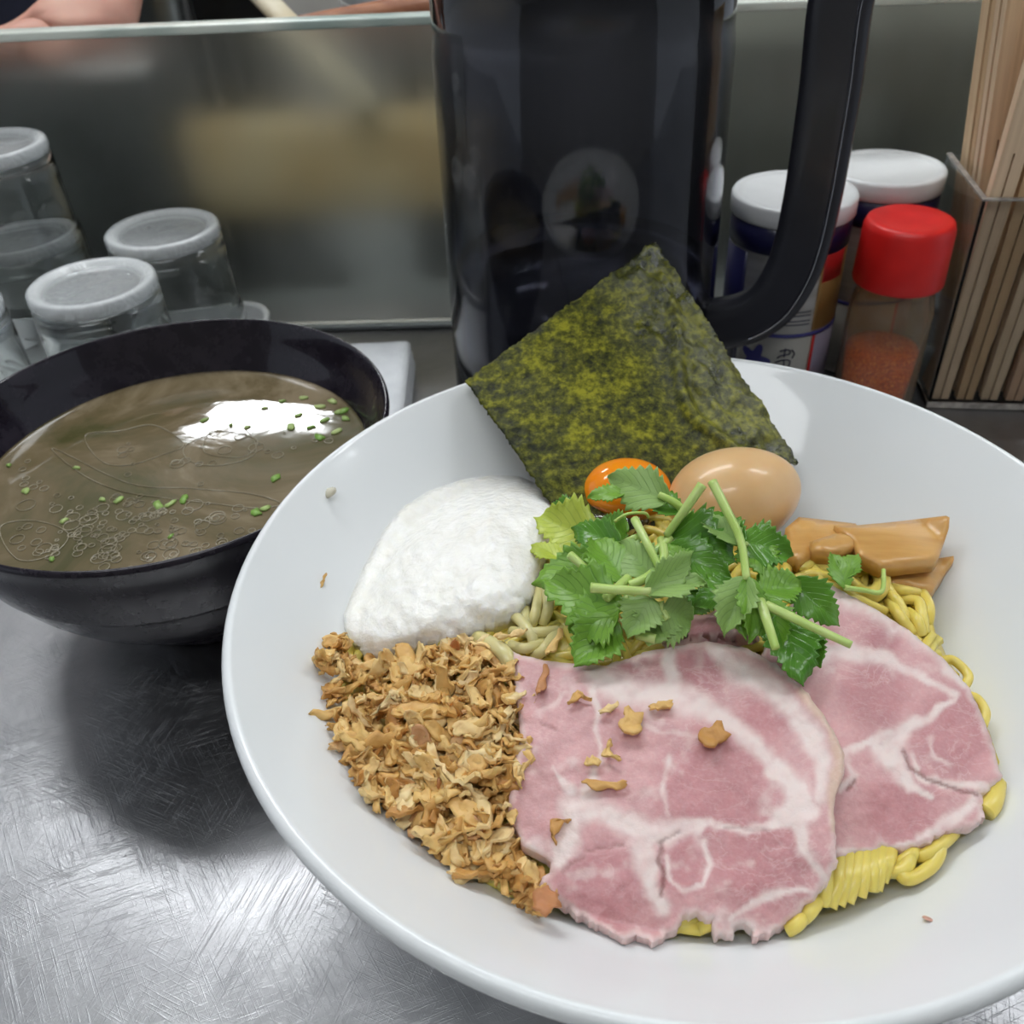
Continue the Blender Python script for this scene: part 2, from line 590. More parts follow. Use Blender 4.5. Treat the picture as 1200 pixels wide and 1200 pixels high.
    MAT['navy'] = m.m
    m = M('tin', (0.52, 0.51, 0.48), 0.28, metal=0.75)
    m.color(m.ramp(m.noise(1, 2, m.coord(scale=(30, 30, 200))), [(0.3, (0.44, 0.43, 0.40)), (0.7, (0.60, 0.59, 0.57))]))
    MAT['tin'] = m.m
    MAT['gold_print'] = M('gold_print', (0.42, 0.24, 0.08), 0.4, metal=0.3).m
    MAT['red_print'] = M('red_print', (0.55, 0.02, 0.02), 0.4).m
    MAT['blue_print'] = M('blue_print', (0.05, 0.05, 0.24), 0.4).m
    MAT['label_print'] = M('label_print', (0.46, 0.45, 0.41), 0.45).m
    MAT['violet_print'] = M('violet_print', (0.30, 0.27, 0.36), 0.45).m
    m = M('chili_powder', (0.45, 0.09, 0.012), 0.9)
    m.color(m.ramp(m.noise(900, 3), [(0.3, (0.26, 0.035, 0.006)), (0.5, (0.62, 0.10, 0.012)), (0.72, (0.85, 0.32, 0.06))]))
    MAT['chili'] = m.m
    m = M('dusty_glass', (0.92, 0.76, 0.58), 0.12, trans=0.93, ior=1.2)
    m.color(m.ramp(m.noise(120, 4), [(0.3, (0.95, 0.74, 0.50)), (0.7, (0.99, 0.90, 0.76))]))
    MAT['dusty_glass'] = m.m
    m = M('towel', (0.82, 0.84, 0.87), 0.9, sheen=0.4)
    m.color(m.ramp(m.noise(90, 3), [(0.3, (0.76, 0.78, 0.81)), (0.7, (0.86, 0.88, 0.90))]))
    m.bump(m.noise(900, 3), 0.6, 0.0015)
    MAT['towel'] = m.m
    m = M('skin', (0.62, 0.33, 0.24), 0.5, sss=0.25, ssr=(1, 0.4, 0.25), sscale=0.006)
    m.color(m.ramp(m.noise(30, 3), [(0.3, (0.58, 0.28, 0.21)), (0.7, (0.68, 0.38, 0.28))]))
    MAT['skin'] = m.m
    m = M('navy_cloth', (0.012, 0.014, 0.030), 0.85)
    m.color(m.ramp(m.noise(25, 3), [(0.3, (0.008, 0.010, 0.022)), (0.7, (0.02, 0.022, 0.045))]))
    MAT['navy_cloth'] = m.m
    m = M('black_iron', (0.02, 0.02, 0.022), 0.5)
    m.color(m.ramp(m.noise(40, 3), [(0.3, (0.014, 0.014, 0.016)), (0.7, (0.035, 0.034, 0.034))]))
    MAT['black'] = m.m
    m = M('hair', (0.01, 0.009, 0.008), 0.5)
    m.bump(m.noise(1, 3, m.coord(scale=(400, 400, 30))), 0.6, 0.003)
    MAT['hair'] = m.m
    m = M('beige_card', (0.56, 0.42, 0.22), 0.7)
    m.color(m.ramp(m.noise(20, 3), [(0.3, (0.50, 0.30, 0.10)), (0.45, (0.86, 0.62, 0.28)), (0.7, (0.92, 0.76, 0.46))]))
    MAT['beige'] = m.m
    m = M('olive_plastic', (0.12, 0.12, 0.095), 0.5)
    m.color(m.ramp(m.noise(15, 3), [(0.3, (0.10, 0.10, 0.075)), (0.7, (0.15, 0.15, 0.12))]))
    MAT['olive'] = m.m
    m = M('ceiling_white', (0.8, 0.8, 0.78), 0.9)
    m.color(m.ramp(m.noise(3, 3), [(0.3, (0.76, 0.76, 0.74)), (0.7, (0.82, 0.82, 0.80))]))
    MAT['ceiling'] = m.m
    m = M('wall_paint', (0.42, 0.40, 0.36), 0.8)
    m.color(m.ramp(m.noise(4, 4), [(0.3, (0.36, 0.34, 0.30)), (0.7, (0.46, 0.44, 0.40))]))
    MAT['wall'] = m.m
    m = M('floor_tile', (0.12, 0.115, 0.11), 0.6)
    m.color(m.ramp(m.noise(6, 4), [(0.3, (0.10, 0.095, 0.09)), (0.7, (0.15, 0.145, 0.14))]))
    MAT['floor'] = m.m
    for i, l in enumerate(LAMPS):
        MAT['lamp%d' % i] = M('lamp_glow_%d' % i, (0.9, 0.9, 0.9), 0.5, emc=(0.95, 0.98, 1.0, 1), ems=l[4]).m
    m = M('speck', (0.6, 0.33, 0.25), 0.4)
    MAT['speck'] = m.m
    MAT['clear_bit'] = M('clear_bit', (0.80, 0.76, 0.62), 0.15, trans=0.4, ior=1.3).m


build_materials()

# ================================================================== the room
box_obj('floor', (-2.6, 2.6, -1.8, 3.4, -0.9, -0.85), MAT['floor']); tag(bpy.data.objects['floor'], kind='structure')
box_obj('ceiling', (-2.6, 2.6, -1.8, 3.4, CEIL + 0.06, CEIL + 0.10), MAT['ceiling']); tag(bpy.data.objects['ceiling'], kind='structure')
box_obj('wall_back', (-2.6, 2.6, 3.3, 3.4, -0.85, CEIL + 0.06), MAT['wall']); tag(bpy.data.objects['wall_back'], kind='structure')
box_obj('wall_front', (-2.6, 2.6, -1.8, -1.7, -0.85, CEIL + 0.06), MAT['wall']); tag(bpy.data.objects['wall_front'], kind='structure')
for i, (x, y, lx, ly, s) in enumerate(LAMPS):
    t = empty('ceiling_lamp', (x, y, CEIL))
    tag(t, ['long fluorescent ceiling lamp over the far end of the kitchen', 'fluorescent ceiling lamp over the kitchen worktop', 'fluorescent ceiling lamp over the diners', 'short fluorescent ceiling lamp at the end of the counter'][i], 'lamp', 'fluorescent ceiling lamps')
    box_obj('housing', (-lx / 2 - 0.02, lx / 2 + 0.02, -ly / 2 - 0.02, ly / 2 + 0.02, 0.0, 0.06), MAT['white_plastic'], t, 0.004)
    box_obj('diffuser', (-lx / 2, lx / 2, -ly / 2, ly / 2, -0.02, -0.0005), MAT['lamp%d' % i], t, 0.004)

# screen line: frosted glass between counter and kitchen
def screen_y(x):
    return 0.549 - 0.055 * x
SCR_A = math.atan(-0.055)
ct = empty('counter', (0, 0, -0.85))
tag(ct, 'scratched stainless steel counter carrying both bowls', 'counter')
box_obj('counter_top', (-1.5, 1.5, -0.10, 0.60, 0.81, 0.85), MAT['steel'], ct, 0.004)
box_obj('counter_front', (-1.5, 1.5, 0.05, 0.59, 0.0, 0.81), MAT['dark_steel'], ct)

sc = empty('glass_screen', (0, screen_y(0), 0), SCR_A)
tag(sc, 'low frosted glass screen along the back of the counter', 'screen')
box_obj('frosted_pane', (-0.8, 1.4, 0, 0.006, 0.004, 0.176), MAT['frosted'], sc)
box_obj('top_edge', (-0.8, 1.4, -0.003, 0.010, 0.1765, 0.181), MAT['glass_edge'], sc, 0.001)
box_obj('bottom_channel', (-0.8, 1.4, -0.003, 0.009, 0.0003, 0.0034), MAT['dark_steel'], sc, 0.001)

kc = empty('kitchen_worktop', (0, 0, -0.85))
tag(kc, 'dull steel kitchen worktop behind the frosted screen', 'worktop')
box_obj('worktop', (-1.5, 1.5, 0.605, 0.915, 0.80, 0.85), MAT['dark_steel'], kc, 0.004)
box_obj('worktop_base', (-1.5, 1.5, 0.61, 0.89, 0.0, 0.80), MAT['dark_steel'], kc)

# ================================================================== bowls
BC = np.array([0.0465, 0.202])              # white bowl axis
BIN = [(0.0, 0.024), (0.030, 0.0255), (0.050, 0.032), (0.075, 0.0475), (0.099, 0.068), (0.110, 0.0785), (0.119, 0.0875), (0.1252, 0.0935)]
bowl_prof = [(0.0, 0.006), (0.038, 0.006), (0.040, 0.0005), (0.046, 0.0005), (0.0475, 0.004), (0.048, 0.012), (0.056, 0.018), (0.075, 0.034), (0.097, 0.057), (0.110, 0.0725), (0.1180, 0.0825), (0.1250, 0.0886), (0.1288, 0.0905), (0.1298, 0.0925), (0.1290, 0.0945), (0.1272, 0.0952)] + BIN[::-1]
V, F = lathe(bowl_prof, 144, 4)
white_bowl = obj('noodle_bowl', V, F, MAT['porcelain'], loc=(BC[0], BC[1], 0))
tag(white_bowl, 'large white porcelain bowl filled with topped noodles', 'bowl')

SC = np.array([-0.1343, 0.3116])            # soup bowl axis
soup_prof = [(0.0, 0.006), (0.031, 0.006), (0.033, 0.0005), (0.037, 0.0005), (0.0385, 0.004), (0.038, 0.011), (0.045, 0.0145), (0.058, 0.0230), (0.0655, 0.0310), (0.0668, 0.0325), (0.0735, 0.0420), (0.0795, 0.0540), (0.0807, 0.0560), (0.0845, 0.0690), (0.0862, 0.0780), (0.0880, 0.0835), (0.0884, 0.0850), (0.0878, 0.0864), (0.0866, 0.0862), (0.0848, 0.0815), (0.0822, 0.0740), (0.0775, 0.0650), (0.070, 0.0500), (0.055, 0.0310), (0.03, 0.020), (0.0, 0.018)]
V, F = lathe(soup_prof, 128, 4)
soup_bowl = obj('soup_bowl', V, F, MAT['lacquer'], loc=(SC[0], SC[1], 0))
tag(soup_bowl, 'black lacquered bowl filled with brown dipping soup', 'bowl')
SOUPZ = 0.0645
V, F = lathe([(0.0735, SOUPZ - 0.004), (0.0771, SOUPZ + 0.0006), (0.0760, SOUPZ + 0.0002), (0.0745, SOUPZ), (0.06, SOUPZ), (0.045, SOUPZ), (0.03, SOUPZ), (0.015, SOUPZ), (0, SOUPZ)], 128)
soup = obj('dipping_soup', V, F, MAT['soup'], loc=(SC[0], SC[1], 0))
tag(soup, 'murky brown dipping soup inside the black bowl', 'soup')

# height of what fills the white bowl: noodle mound, or the wall where it rises higher
_br = np.array([p[0] for p in BIN]); _bz = np.array([p[1] for p in BIN])


def wall_z(r):
    return np.interp(r, _br, _bz)


def mound(x, y):
    r = np.hypot(x - BC[0], y - BC[1])
    m = 0.0645 + 0.0135 * (1 - (r / 0.1) ** 2)
    return np.maximum(m, wall_z(r) + 0.0002)


def Mpx(px, py, off=0.0):
    px, py = np.asarray(px, float), np.asarray(py, float)
    z = np.full(px.shape, 0.075)
    for _ in range(60):
        P = at(px, py, z)
        z = 0.5 * z + 0.5 * (mound(P[..., 0], P[..., 1]) + off)
    return at(px, py, z)


def bowl_axis_ok(P):
    return np.hypot(P[0] - BC[0], P[1] - BC[1])


def patch(name, poly, off_fn, thick, mat, step=6.0, sub=6.0, parent=None, jitter=None, edge_round=0.0, color_fn=None, bottom=None, crisp=False):
    """a piece lying on the food: outline poly (picture frame), thickness downwards"""
    b = []
    n = len(poly)
    for i in range(n):
        p, q = np.array(poly[i], float), np.array(poly[(i + 1) % n], float)
        k = max(1, int(np.linalg.norm(q - p) / sub))
        for j in range(k):
            t = j / k
            b.append(p * (1 - t) + q * t)
    b = np.array(b)
    if jitter is not None:
        b = b + jitter(b)
    xs = np.arange(b[:, 0].min(), b[:, 0].max(), step)
    ys = np.arange(b[:, 1].min(), b[:, 1].max(), step)
    X, Y = np.meshgrid(xs, ys)
    X = X + (np.arange(len(ys)) % 2)[:, None] * step * 0.5
    X, Y = X.ravel(), Y.ravel()
    closed = list(map(tuple, b)) + [tuple(b[0])]
    d, _ = seg_dist(X, Y, closed)
    k = inside(X, Y, list(map(tuple, b))) & (d > step * 0.55)
    X, Y = X[k], Y[k]
    pts = [Vector((float(p[0]), float(p[1]))) for p in b] + [Vector((float(x), float(y))) for x, y in zip(X, Y)]
    nb = len(b)
    out = delaunay_2d_cdt(pts, [(i, (i + 1) % nb) for i in range(nb)], [], 1, 1e-4)
    v2 = np.array([(v.x, v.y) for v in out[0]])
    faces = [tuple(f) for f in out[2]]
    dd, _ = seg_dist(v2[:, 0], v2[:, 1], closed)
    off = off_fn(v2[:, 0], v2[:, 1], dd)
    if edge_round:
        off = off - edge_round * (1 - sstep(0, 5.0, dd)) * 0.8
    top = Mpx(v2[:, 0], v2[:, 1], off)
    nv = len(top)
    bot = top.copy()
    if bottom is None:
        bot[:, 2] -= thick
    else:
        bot[:, 2] = np.minimum(mound(bot[:, 0], bot[:, 1]) + bottom, top[:, 2] - 0.0003)
    rw = wall_z(np.hypot(top[:, 0] - BC[0], top[:, 1] - BC[1]))
    top[:, 2] = np.maximum(top[:, 2], rw + 0.0007)
    bot[:, 2] = np.maximum(bot[:, 2], rw + 0.0003)
    # faces of cdt: orient so that the normal points up
    F = []
    for f in faces:
        a, c, e = top[f[0]], top[f[1]], top[f[2]]
        nz = np.cross(c - a, e - a)[2]
        F.append(f if nz > 0 else f[::-1])
    edge_count = {}
    for f in F:
        for i in range(len(f)):
            e = (f[i], f[(i + 1) % len(f)])
            edge_count[e] = 1
    side = [e for e in edge_count if (e[1], e[0]) not in edge_count]
    FB = [tuple(i + nv for i in f[::-1]) for f in F]
    FS = [(e[1], e[0], e[0] + nv, e[1] + nv) for e in side]
    V = np.vstack([top, bot])
    c0 = V.mean(axis=0)
    c0[2] = V[:, 2].min()
    o = obj(name, V - c0, F + FB + FS, mat, parent, True, loc=c0)
    if crisp:
        o.data.polygons.foreach_set('use_smooth', [True] * (2 * len(F)) + [False] * len(FS))
    if color_fn is not None:
        col = color_fn(v2[:, 0], v2[:, 1], dd)
        col = np.vstack([col, col * 0.97])
        a = o.data.color_attributes.new('Col', 'FLOAT_COLOR', 'POINT')
        a.data.foreach_set('color', np.hstack([col, np.ones((len(col), 1))]).astype(np.float32).ravel())
    return o

# ================================================================== food in the white bowl
def crop(pts, scale, ox, oy):
    return [(p[0] / scale + ox, p[1] / scale + oy) for p in pts]


# ---- noodles: a nest nobody could count, and the strands that can be told apart
nest = []
nest_poly = [(400, 765), (500, 700), (640, 640), (760, 600), (930, 640), (1000, 652), (1085, 690), (1096, 740), (1112, 775), (1140, 815), (1158, 860), (1166, 905), (1146, 962), (1060, 1022), (950, 1064), (850, 1088), (790, 1092), (650, 1066), (560, 1030), (450, 935), (405, 860)]


def to_px(P):
    d = np.asarray(P, float) - np.array([0, 0, H])
    z = d @ _fw
    return 600 + FPX * (d @ CR) / z, 600 - FPX * (d @ CU) / z


nc = patch('noodle_core', nest_poly, lambda x, y, d: -0.0008 - 0.004 * (1 - sstep(0, 14, d)), 0.006, MAT['noodle'], 14, 12)
rn = random.Random(3)
for k in range(330):
    a, r = rn.uniform(0, 2 * math.pi), 0.096 * math.sqrt(rn.uniform(0.02, 1))
    x, y = BC[0] + r * math.cos(a), BC[1] + r * math.sin(a)
    th, cv = rn.uniform(0, 2 * math.pi), rn.uniform(-45, 45)
    P = []
    z0 = rn.uniform(-0.0015, 0.0012)
    for i in range(14):
        x += 0.0042 * math.cos(th); y += 0.0042 * math.sin(th); th += cv * 0.0042
        rr = math.hypot(x - BC[0], y - BC[1])
        if rr > 0.0965:
            th += 0.5
            x = BC[0] + (x - BC[0]) * 0.0965 / rr; y = BC[1] + (y - BC[1]) * 0.0965 / rr
        P.append((x, y, max(float(mound(x, y)) + z0 + 0.0012 * math.sin(i * 0.7 + k), float(wall_z(math.hypot(x - BC[0], y - BC[1]))) + 0.0019)))
    X, Y = to_px(np.array(P))
    ok = inside(X, Y, nest_poly)
    run = []
    for q, good in list(zip(P, ok)) + [(None, False)]:
        if good:
            run.append(q)
        else:
            if len(run) > 3:
                nest.append(tube(run, 0.0016, 6))
            run = []
V, F = merge(nest)
o = obj('noodle_nest', V, F, MAT['noodle'])
nc.parent = o
tag(o, 'tangled yellow noodles filling the white bowl under the toppings', 'noodles', kind='stuff')


def noodle(pts, label, group, mat='noodle', rad=0.0017, lift=0.0022, drop_ends=True):
    n = len(pts)
    P = []
    for i, p in enumerate(pts):
        e = lift if 0 < i < n - 1 or not drop_ends else lift * 0.3
        P.append(Mpx(p[0], p[1], e))
    P = np.array(catmull(P, 6))
    P[:, 2] = np.maximum(P[:, 2], wall_z(np.hypot(P[:, 0] - BC[0], P[:, 1] - BC[1])) + rad * 1.25)
    c = P[0].copy()
    V, F = tube(P - c, rad, 10)
    return tag(obj('noodle', V, F, MAT[mat], loc=c), label, 'noodle', group)


g1 = [[(340, 330), (330, 450), (290, 572)], [(300, 380), (272, 480), (262, 562)], [(380, 320), (370, 440), (328, 560)], [(430, 310), (410, 430), (370, 548)], [(465, 305), (452, 420), (428, 520)], [(502, 300), (492, 400), (488, 495)], [(540, 300), (530, 380), (503, 490)], [(580, 300), (562, 360), (530, 450)], [(650, 300), (662, 350), (630, 400), (560, 405)], [(800, 230), (803, 310), (765, 380), (690, 430), (640, 435), (610, 400)], [(870, 220), (820, 270), (735, 330), (690, 330)], [(240, 530), (200, 590), (165, 625)], [(170, 600), (140, 650), (90, 680)], [(690, 290), (670, 330), (600, 380)]]
for p in g1:
    noodle(crop(p, 4, 900, 920), 'yellow noodle folded out below the pork slices at the bowl wall', 'noodles showing below the pork', lift=0.0030)
noodle(crop([(1060, 10), (1050, 80), (1005, 150)], 4, 900, 920), 'thick olive yellow noodle peeping out at the torn pork corner', 'noodles beside the pork rim', rad=0.0026, lift=0.003)
for p in [[(1010, 185), (1035, 180), (1062, 200), (1074, 222), (1060, 245)], [(1060, 260), (1092, 268), (1112, 300), (1105, 330)]]:
    noodle(crop(p, 1.935, 580, 680), 'noodle end curling out along the rounded pork edge', 'noodles beside the pork rim', rad=0.0014, lift=0.0015)
g2 = [[(395, 370), (440, 395), (500, 375), (565, 420)], [(415, 440), (480, 418), (560, 440), (640, 470)], [(640, 365), (715, 390), (757, 470), (822, 565)], [(735, 470), (790, 515), (835, 600)], [(750, 465), (820, 480), (885, 492)], [(815, 515), (870, 520), (885, 570), (893, 645)], [(835, 560), (868, 590), (882, 650)], [(500, 348), (560, 350), (625, 372)], [(392, 365), (378, 430), (350, 460)], [(880, 478), (912, 540), (905, 610)], [(440, 380), (520, 400), (610, 440), (690, 500)], [(470, 450), (560, 470), (660, 520), (750, 560)], [(760, 520), (800, 570), (850, 640)], [(460, 360), (500, 420), (520, 480)]]
for p in g2:
    noodle(crop(p, 3.158, 800, 540), 'bright yellow noodle tangled between bamboo shoots and pork', 'noodles beside the bamboo shoots', lift=0.0038)
noodle(crop([(600, 380), (665, 372), (728, 410), (735, 468), (690, 500), (640, 478)], 3.158, 800, 540), 'broad looped yellow noodle lying before the bamboo shoots', 'noodles beside the bamboo shoots', rad=0.0027, lift=0.004)
for p in [[(0, 880), (100, 886), (215, 878)], [(62, 770), (60, 860), (25, 910)], [(130, 680), (112, 790), (80, 870)], [(205, 885), (150, 965), (108, 995)], [(0, 800), (40, 830), (92, 900), (104, 970)], [(150, 640), (170, 760), (140, 850)], [(-20, 940), (60, 960), (150, 930)]]:
    noodle(crop(p, 4, 600, 520), 'pale noodle showing between grated yam, herb and pork', 'noodles beside the grated yam', 'pale_noodle', lift=0.0045)
noodle([(560, 748), (590, 765), (601, 792)], 'thick translucent noodle at the edge of the fried flakes', 'noodles beside the grated yam', 'pale_noodle', 0.0025, 0.006)

# ---- grated yam
yam_poly = [(403, 720), (413, 693), (427, 663), (450, 620), (473, 593), (503, 575), (540, 562), (573, 557), (607, 558), (633, 568), (650, 583), (660, 600), (655, 630), (642, 655), (632, 677), (626, 700), (612, 720), (590, 728), (560, 739), (527, 748), (500, 753), (470, 762), (443, 768), (423, 767), (410, 750), (403, 735)]


def yam_off(x, y, d):
    h = 0.0105 * np.sqrt(np.clip(1 - (1 - np.clip(d / 62, 0, 1)) ** 2, 0, 1))
    h = h + 0.0030 * (fbm(x, y, 1 / 26, 3) - 0.5) * sstep(0, 20, d) + 0.0012 * (fbm(x + 50, y, 1 / 7, 2) - 0.5) * sstep(0, 8, d)
    return 0.0012 + h


o = patch('grated_yam', yam_poly, yam_off, 0.004, MAT['yam'], 5, 6, jitter=lambda b: 2.0 * (np.stack([fbm(b[:, 0], b[:, 1], 0.08), fbm(b[:, 1], b[:, 0], 0.08)], 1) - 0.5), bottom=-0.002)
tag(o, 'fluffy white grated yam against the bowl wall', 'grated yam')

# ---- fried flakes
flake_poly = [(366, 766), (388, 760), (400, 742), (408, 768), (440, 772), (480, 764), (520, 752), (560, 748), (590, 770), (606, 775), (614, 830), (616, 880), (604, 930), (598, 975), (612, 1010), (634, 1040), (655, 1066), (630, 1066), (590, 1042), (548, 1018), (510, 992), (470, 955), (432, 930), (408, 890), (392, 850), (384, 800)]


def heap_off(x, y):
    d, _ = seg_dist(np.asarray(x, float), np.asarray(y, float), flake_poly + [flake_poly[0]])
    return 0.0095 * np.sqrt(np.clip(1 - (1 - np.clip(d / 70, 0, 1)) ** 2, 0, 1)) + 0.0015


def flake_mesh(seed):
    r = random.Random(seed)
    kind = r.choice(['strip', 'strip', 'strip', 'chip', 'crescent', 'stick'])
    L = r.uniform(0.0075, 0.0135)
    W = {'strip': r.uniform(0.0032, 0.0046), 'chip': r.uniform(0.0052, 0.0072), 'crescent': r.uniform(0.0026, 0.0036), 'stick': r.uniform(0.0019, 0.0027)}[kind]
    if kind == 'chip':
        L = r.uniform(0.0065, 0.0095)
    arc = {'strip': r.uniform(-0.7, 0.7), 'chip': 0.0, 'crescent': r.uniform(1.8, 3.2), 'stick': r.uniform(-0.3, 0.3)}[kind]
    bend, twist, cup = r.uniform(-0.2, 0.25), r.uniform(-0.6, 0.6), r.uniform(-0.5, 0.5)
    nu, nv = 10, 5
    th = r.uniform(0.0006, 0.0010)
    pe = r.choice((5, 6, 8))
    ph = [r.uniform(0, 6.28) for _ in range(6)]
    top = []
    for i in range(nu):
        u = i / (nu - 1) - 0.5
        a = arc * u
        if abs(arc) > 0.05:
            R = L / arc
            cx, cy = R * math.sin(a), R * (math.cos(a) - math.cos(arc / 2) * 0.5 - 0.5)
        else:
            cx, cy = L * u, 0
        end = (1 - (2 * abs(u)) ** pe) if kind != 'chip' else (1 - (2 * abs(u)) ** 2 * 0.75)
        w = W * (0.5 + 0.5 * max(end, 0)) * (1 + 0.22 * math.sin(9 * u + ph[0]))
        for j in range(nv):
            v = j / (nv - 1) - 0.5
            lx, ly = cx - math.sin(a) * v * w, cy + math.cos(a) * v * w
            z = bend * L * (u * u * 2 - 0.2) + twist * u * v * w + cup * v * v * w * 1.2 + 0.0005 * math.sin(11 * u + ph[1] + 4 * v) + 0.0003 * math.sin(25 * u + ph[2])
            top.append((lx + 0.0003 * math.sin(17 * v + ph[3] + 5 * u), ly + 0.0003 * math.sin(14 * u + ph[4]), z))
    n = nu * nv
    V = top + [(x * 0.97, y * 0.97, z - th) for x, y, z in top]
    F = []
    for i in range(nu - 1):
        for j in range(nv - 1):
            a, b, c, d = i * nv + j, (i + 1) * nv + j, (i + 1) * nv + j + 1, i * nv + j + 1
            F += [(a, b, c, d), (d + n, c + n, b + n, a + n)]
    for i in range(nu - 1):
        a, b = i * nv, (i + 1) * nv
        F.append((b, a, a + n, b + n))
        a, b = a + nv - 1, b + nv - 1
        F.append((a, b, b + n, a + n))
    for j in range(nv - 1):
        F.append((j, j + 1, j + 1 + n, j + n))
        k = (nu - 1) * nv
        F.append((k + j + 1, k + j, k + j + n, k + j + 1 + n))
    return V, F, 2 * (nu - 1) * (nv - 1)


def flake_me(seed):
    V, F, k = flake_mesh(seed)
    me = mesh_from('fried_flake', V, F, MAT['flake'])
    me.polygons.foreach_set('use_smooth', [True] * k + [False] * (len(F) - k))
    return me


FLAKES = [flake_me(100 + s) for s in range(26)]
rf = random.Random(11)


def put_flake(me, P, rot, s, label, group=None):
    o = bpy.data.objects.new('fried_flake', me)
    COL.objects.link(o)
    o.location = P
    o.rotation_euler = rot
    o.scale = (s, s, s)
    return tag(o, label, 'fried flake', group)


cnt = 0
while cnt < 285:
    x, y = rf.uniform(360, 660), rf.uniform(738, 1070)
    if not inside(np.array([x]), np.array([y]), flake_poly)[0]:
        continue
    off = float(heap_off(np.array([x]), np.array([y]))[0])
    P = Mpx(x, y, off * rf.uniform(0.72, 1.0) + rf.uniform(0.0, 0.0012))
    put_flake(rf.choice(FLAKES), P, (rf.gauss(0.10, 0.5), rf.gauss(0, 0.5), rf.uniform(0, 6.28)), rf.uniform(0.8, 1.25), 'golden crisp fried flake in the heap below the grated yam', 'fried flakes in the heap')
    cnt += 1
# the finer crumbs under them
V_, F_ = [], []
parts = []
small = [flake_mesh(500 + s)[:2] for s in range(12)]
for k in range(650):
    x, y = rf.uniform(372, 650), rf.uniform(748, 1062)
    if not inside(np.array([x]), np.array([y]), flake_poly)[0]:
        continue
    P = Mpx(x, y, float(heap_off(np.array([x]), np.array([y]))[0]) * rf.uniform(0.3, 0.75) + 0.0012)
    R = Matrix.Rotation(rf.uniform(0, 6.28), 3, 'Z') @ Matrix.Rotation(rf.gauss(0, 0.6), 3, 'X') @ Matrix.Rotation(rf.gauss(0, 0.6), 3, 'Y')
    v, f = rf.choice(small)
    s = rf.uniform(0.5, 0.8)
    R = np.array(R) * s
    parts.append(([tuple(R @ np.array(q) + P) for q in v], f))
V, F = merge(parts)
tag(obj('fried_crumbs', V, F, MAT['crumb']), 'small browned crumbs between the fried flakes', 'crumbs', kind='stuff')

# ---- pork slices
LEAN = np.array([0.60, 0.325, 0.325]); LEAN2 = np.array([0.50, 0.225, 0.235]); FAT = np.array([0.80, 0.66, 0.62]); RIMC = np.array([0.66, 0.48, 0.34]); TORN = np.array([0.24, 0.09, 0.08])


def pork_color(fats, torn, dark, rim=None):
    def fn(x, y, d):
        wx = x + 16 * (fbm(x, y, 1 / 22, 4) - 0.5)
        wy = y + 16 * (fbm(x + 300, y + 90, 1 / 22, 4) - 0.5)
        f = np.zeros(len(x))
        for pts, w in fats:
            dist, par = seg_dist(wx, wy, pts)
            ww = np.interp(par, np.linspace(0, 1, len(w)), w)
            f = np.maximum(f, (1 - sstep(0.25, 1.55, dist / np.maximum(ww, 3.2))) * np.clip(ww / 4, 0.4, 1))
        # pale cooked border and mottled lean
        f = np.maximum(f, 0.65 * (1 - sstep(2, 9, d + 8 * (fbm(x, y, 1 / 9, 3) - 0.5))))
        n = fbm(x - 40, y + 11, 1 / 45, 4)
        k = np.zeros(len(x))
        for (cx, cy, r) in dark:
            k = np.maximum(k, 1 - sstep(0.5, 1.1, np.hypot(wx - cx, wy - cy) / r))
        base = LEAN[None] * (1 - k[:, None]) + LEAN2[None] * k[:, None]
        base = base * (0.86 + 0.30 * n)[:, None]
        fine = fbm(x, y, 1 / 4, 2)
        base = base * (0.95 + 0.1 * fine)[:, None]
        f = np.clip(f * (0.55 + 0.8 * fbm(x + 77, y, 1 / 12, 3)) + 0.5 * sstep(0.6, 0.8, fbm(x - 99, y + 31, 1 / 30, 4)), 0, 1)[:, None]
        c = base * (1 - f) + FAT[None] * (0.92 + 0.12 * n)[:, None] * f
        if rim:
            dist, _ = seg_dist(wx, wy, rim)
            r_ = 0.7 * (1 - sstep(3, 11, dist))[:, None]
            c = c * (1 - r_) + RIMC[None] * r_
        for pts, w in torn:
            dist, _ = seg_dist(x + 5 * (fbm(x, y, 1 / 12, 2) - 0.5), y + 5 * (fbm(y, x, 1 / 12, 2) - 0.5), pts)
            w = max(w, 1.8)
            t_ = (0.75 if w > 2 else 0.4) * (1 - sstep(w * 0.3, w * 1.7, dist))[:, None]
            c = c * (1 - t_) + TORN[None] * t_
        return np.clip(c, 0, 1)
    return fn


def torn_off(torn, x, y):
    o = np.zeros(len(x))
    for pts, w in torn:
        dist, _ = seg_dist(x, y, pts)
        o -= 0.0005 * (1 - sstep(0, w * 2.0, dist))
    return o


C7 = lambda pts: crop(pts, 1.935, 580, 680)


def ragged(lo, hi, amp):
    def fn(b):
        a = np.where((b[:, 1] > lo) & (b[:, 1] < hi), amp, 1.5)
        r = np.random.default_rng(5)
        k = (r.random(len(b)) - 0.5) * 0.45 + 2.2 * (fbm(b[:, 0], b[:, 1], 1 / 9, 2) - 0.5)
        k2 = (r.random(len(b)) - 0.5) * 0.45 + 2.2 * (fbm(b[:, 1] + 40, b[:, 0], 1 / 9, 2) - 0.5)
        return np.stack([a * k, a * k2], 1)
    return fn


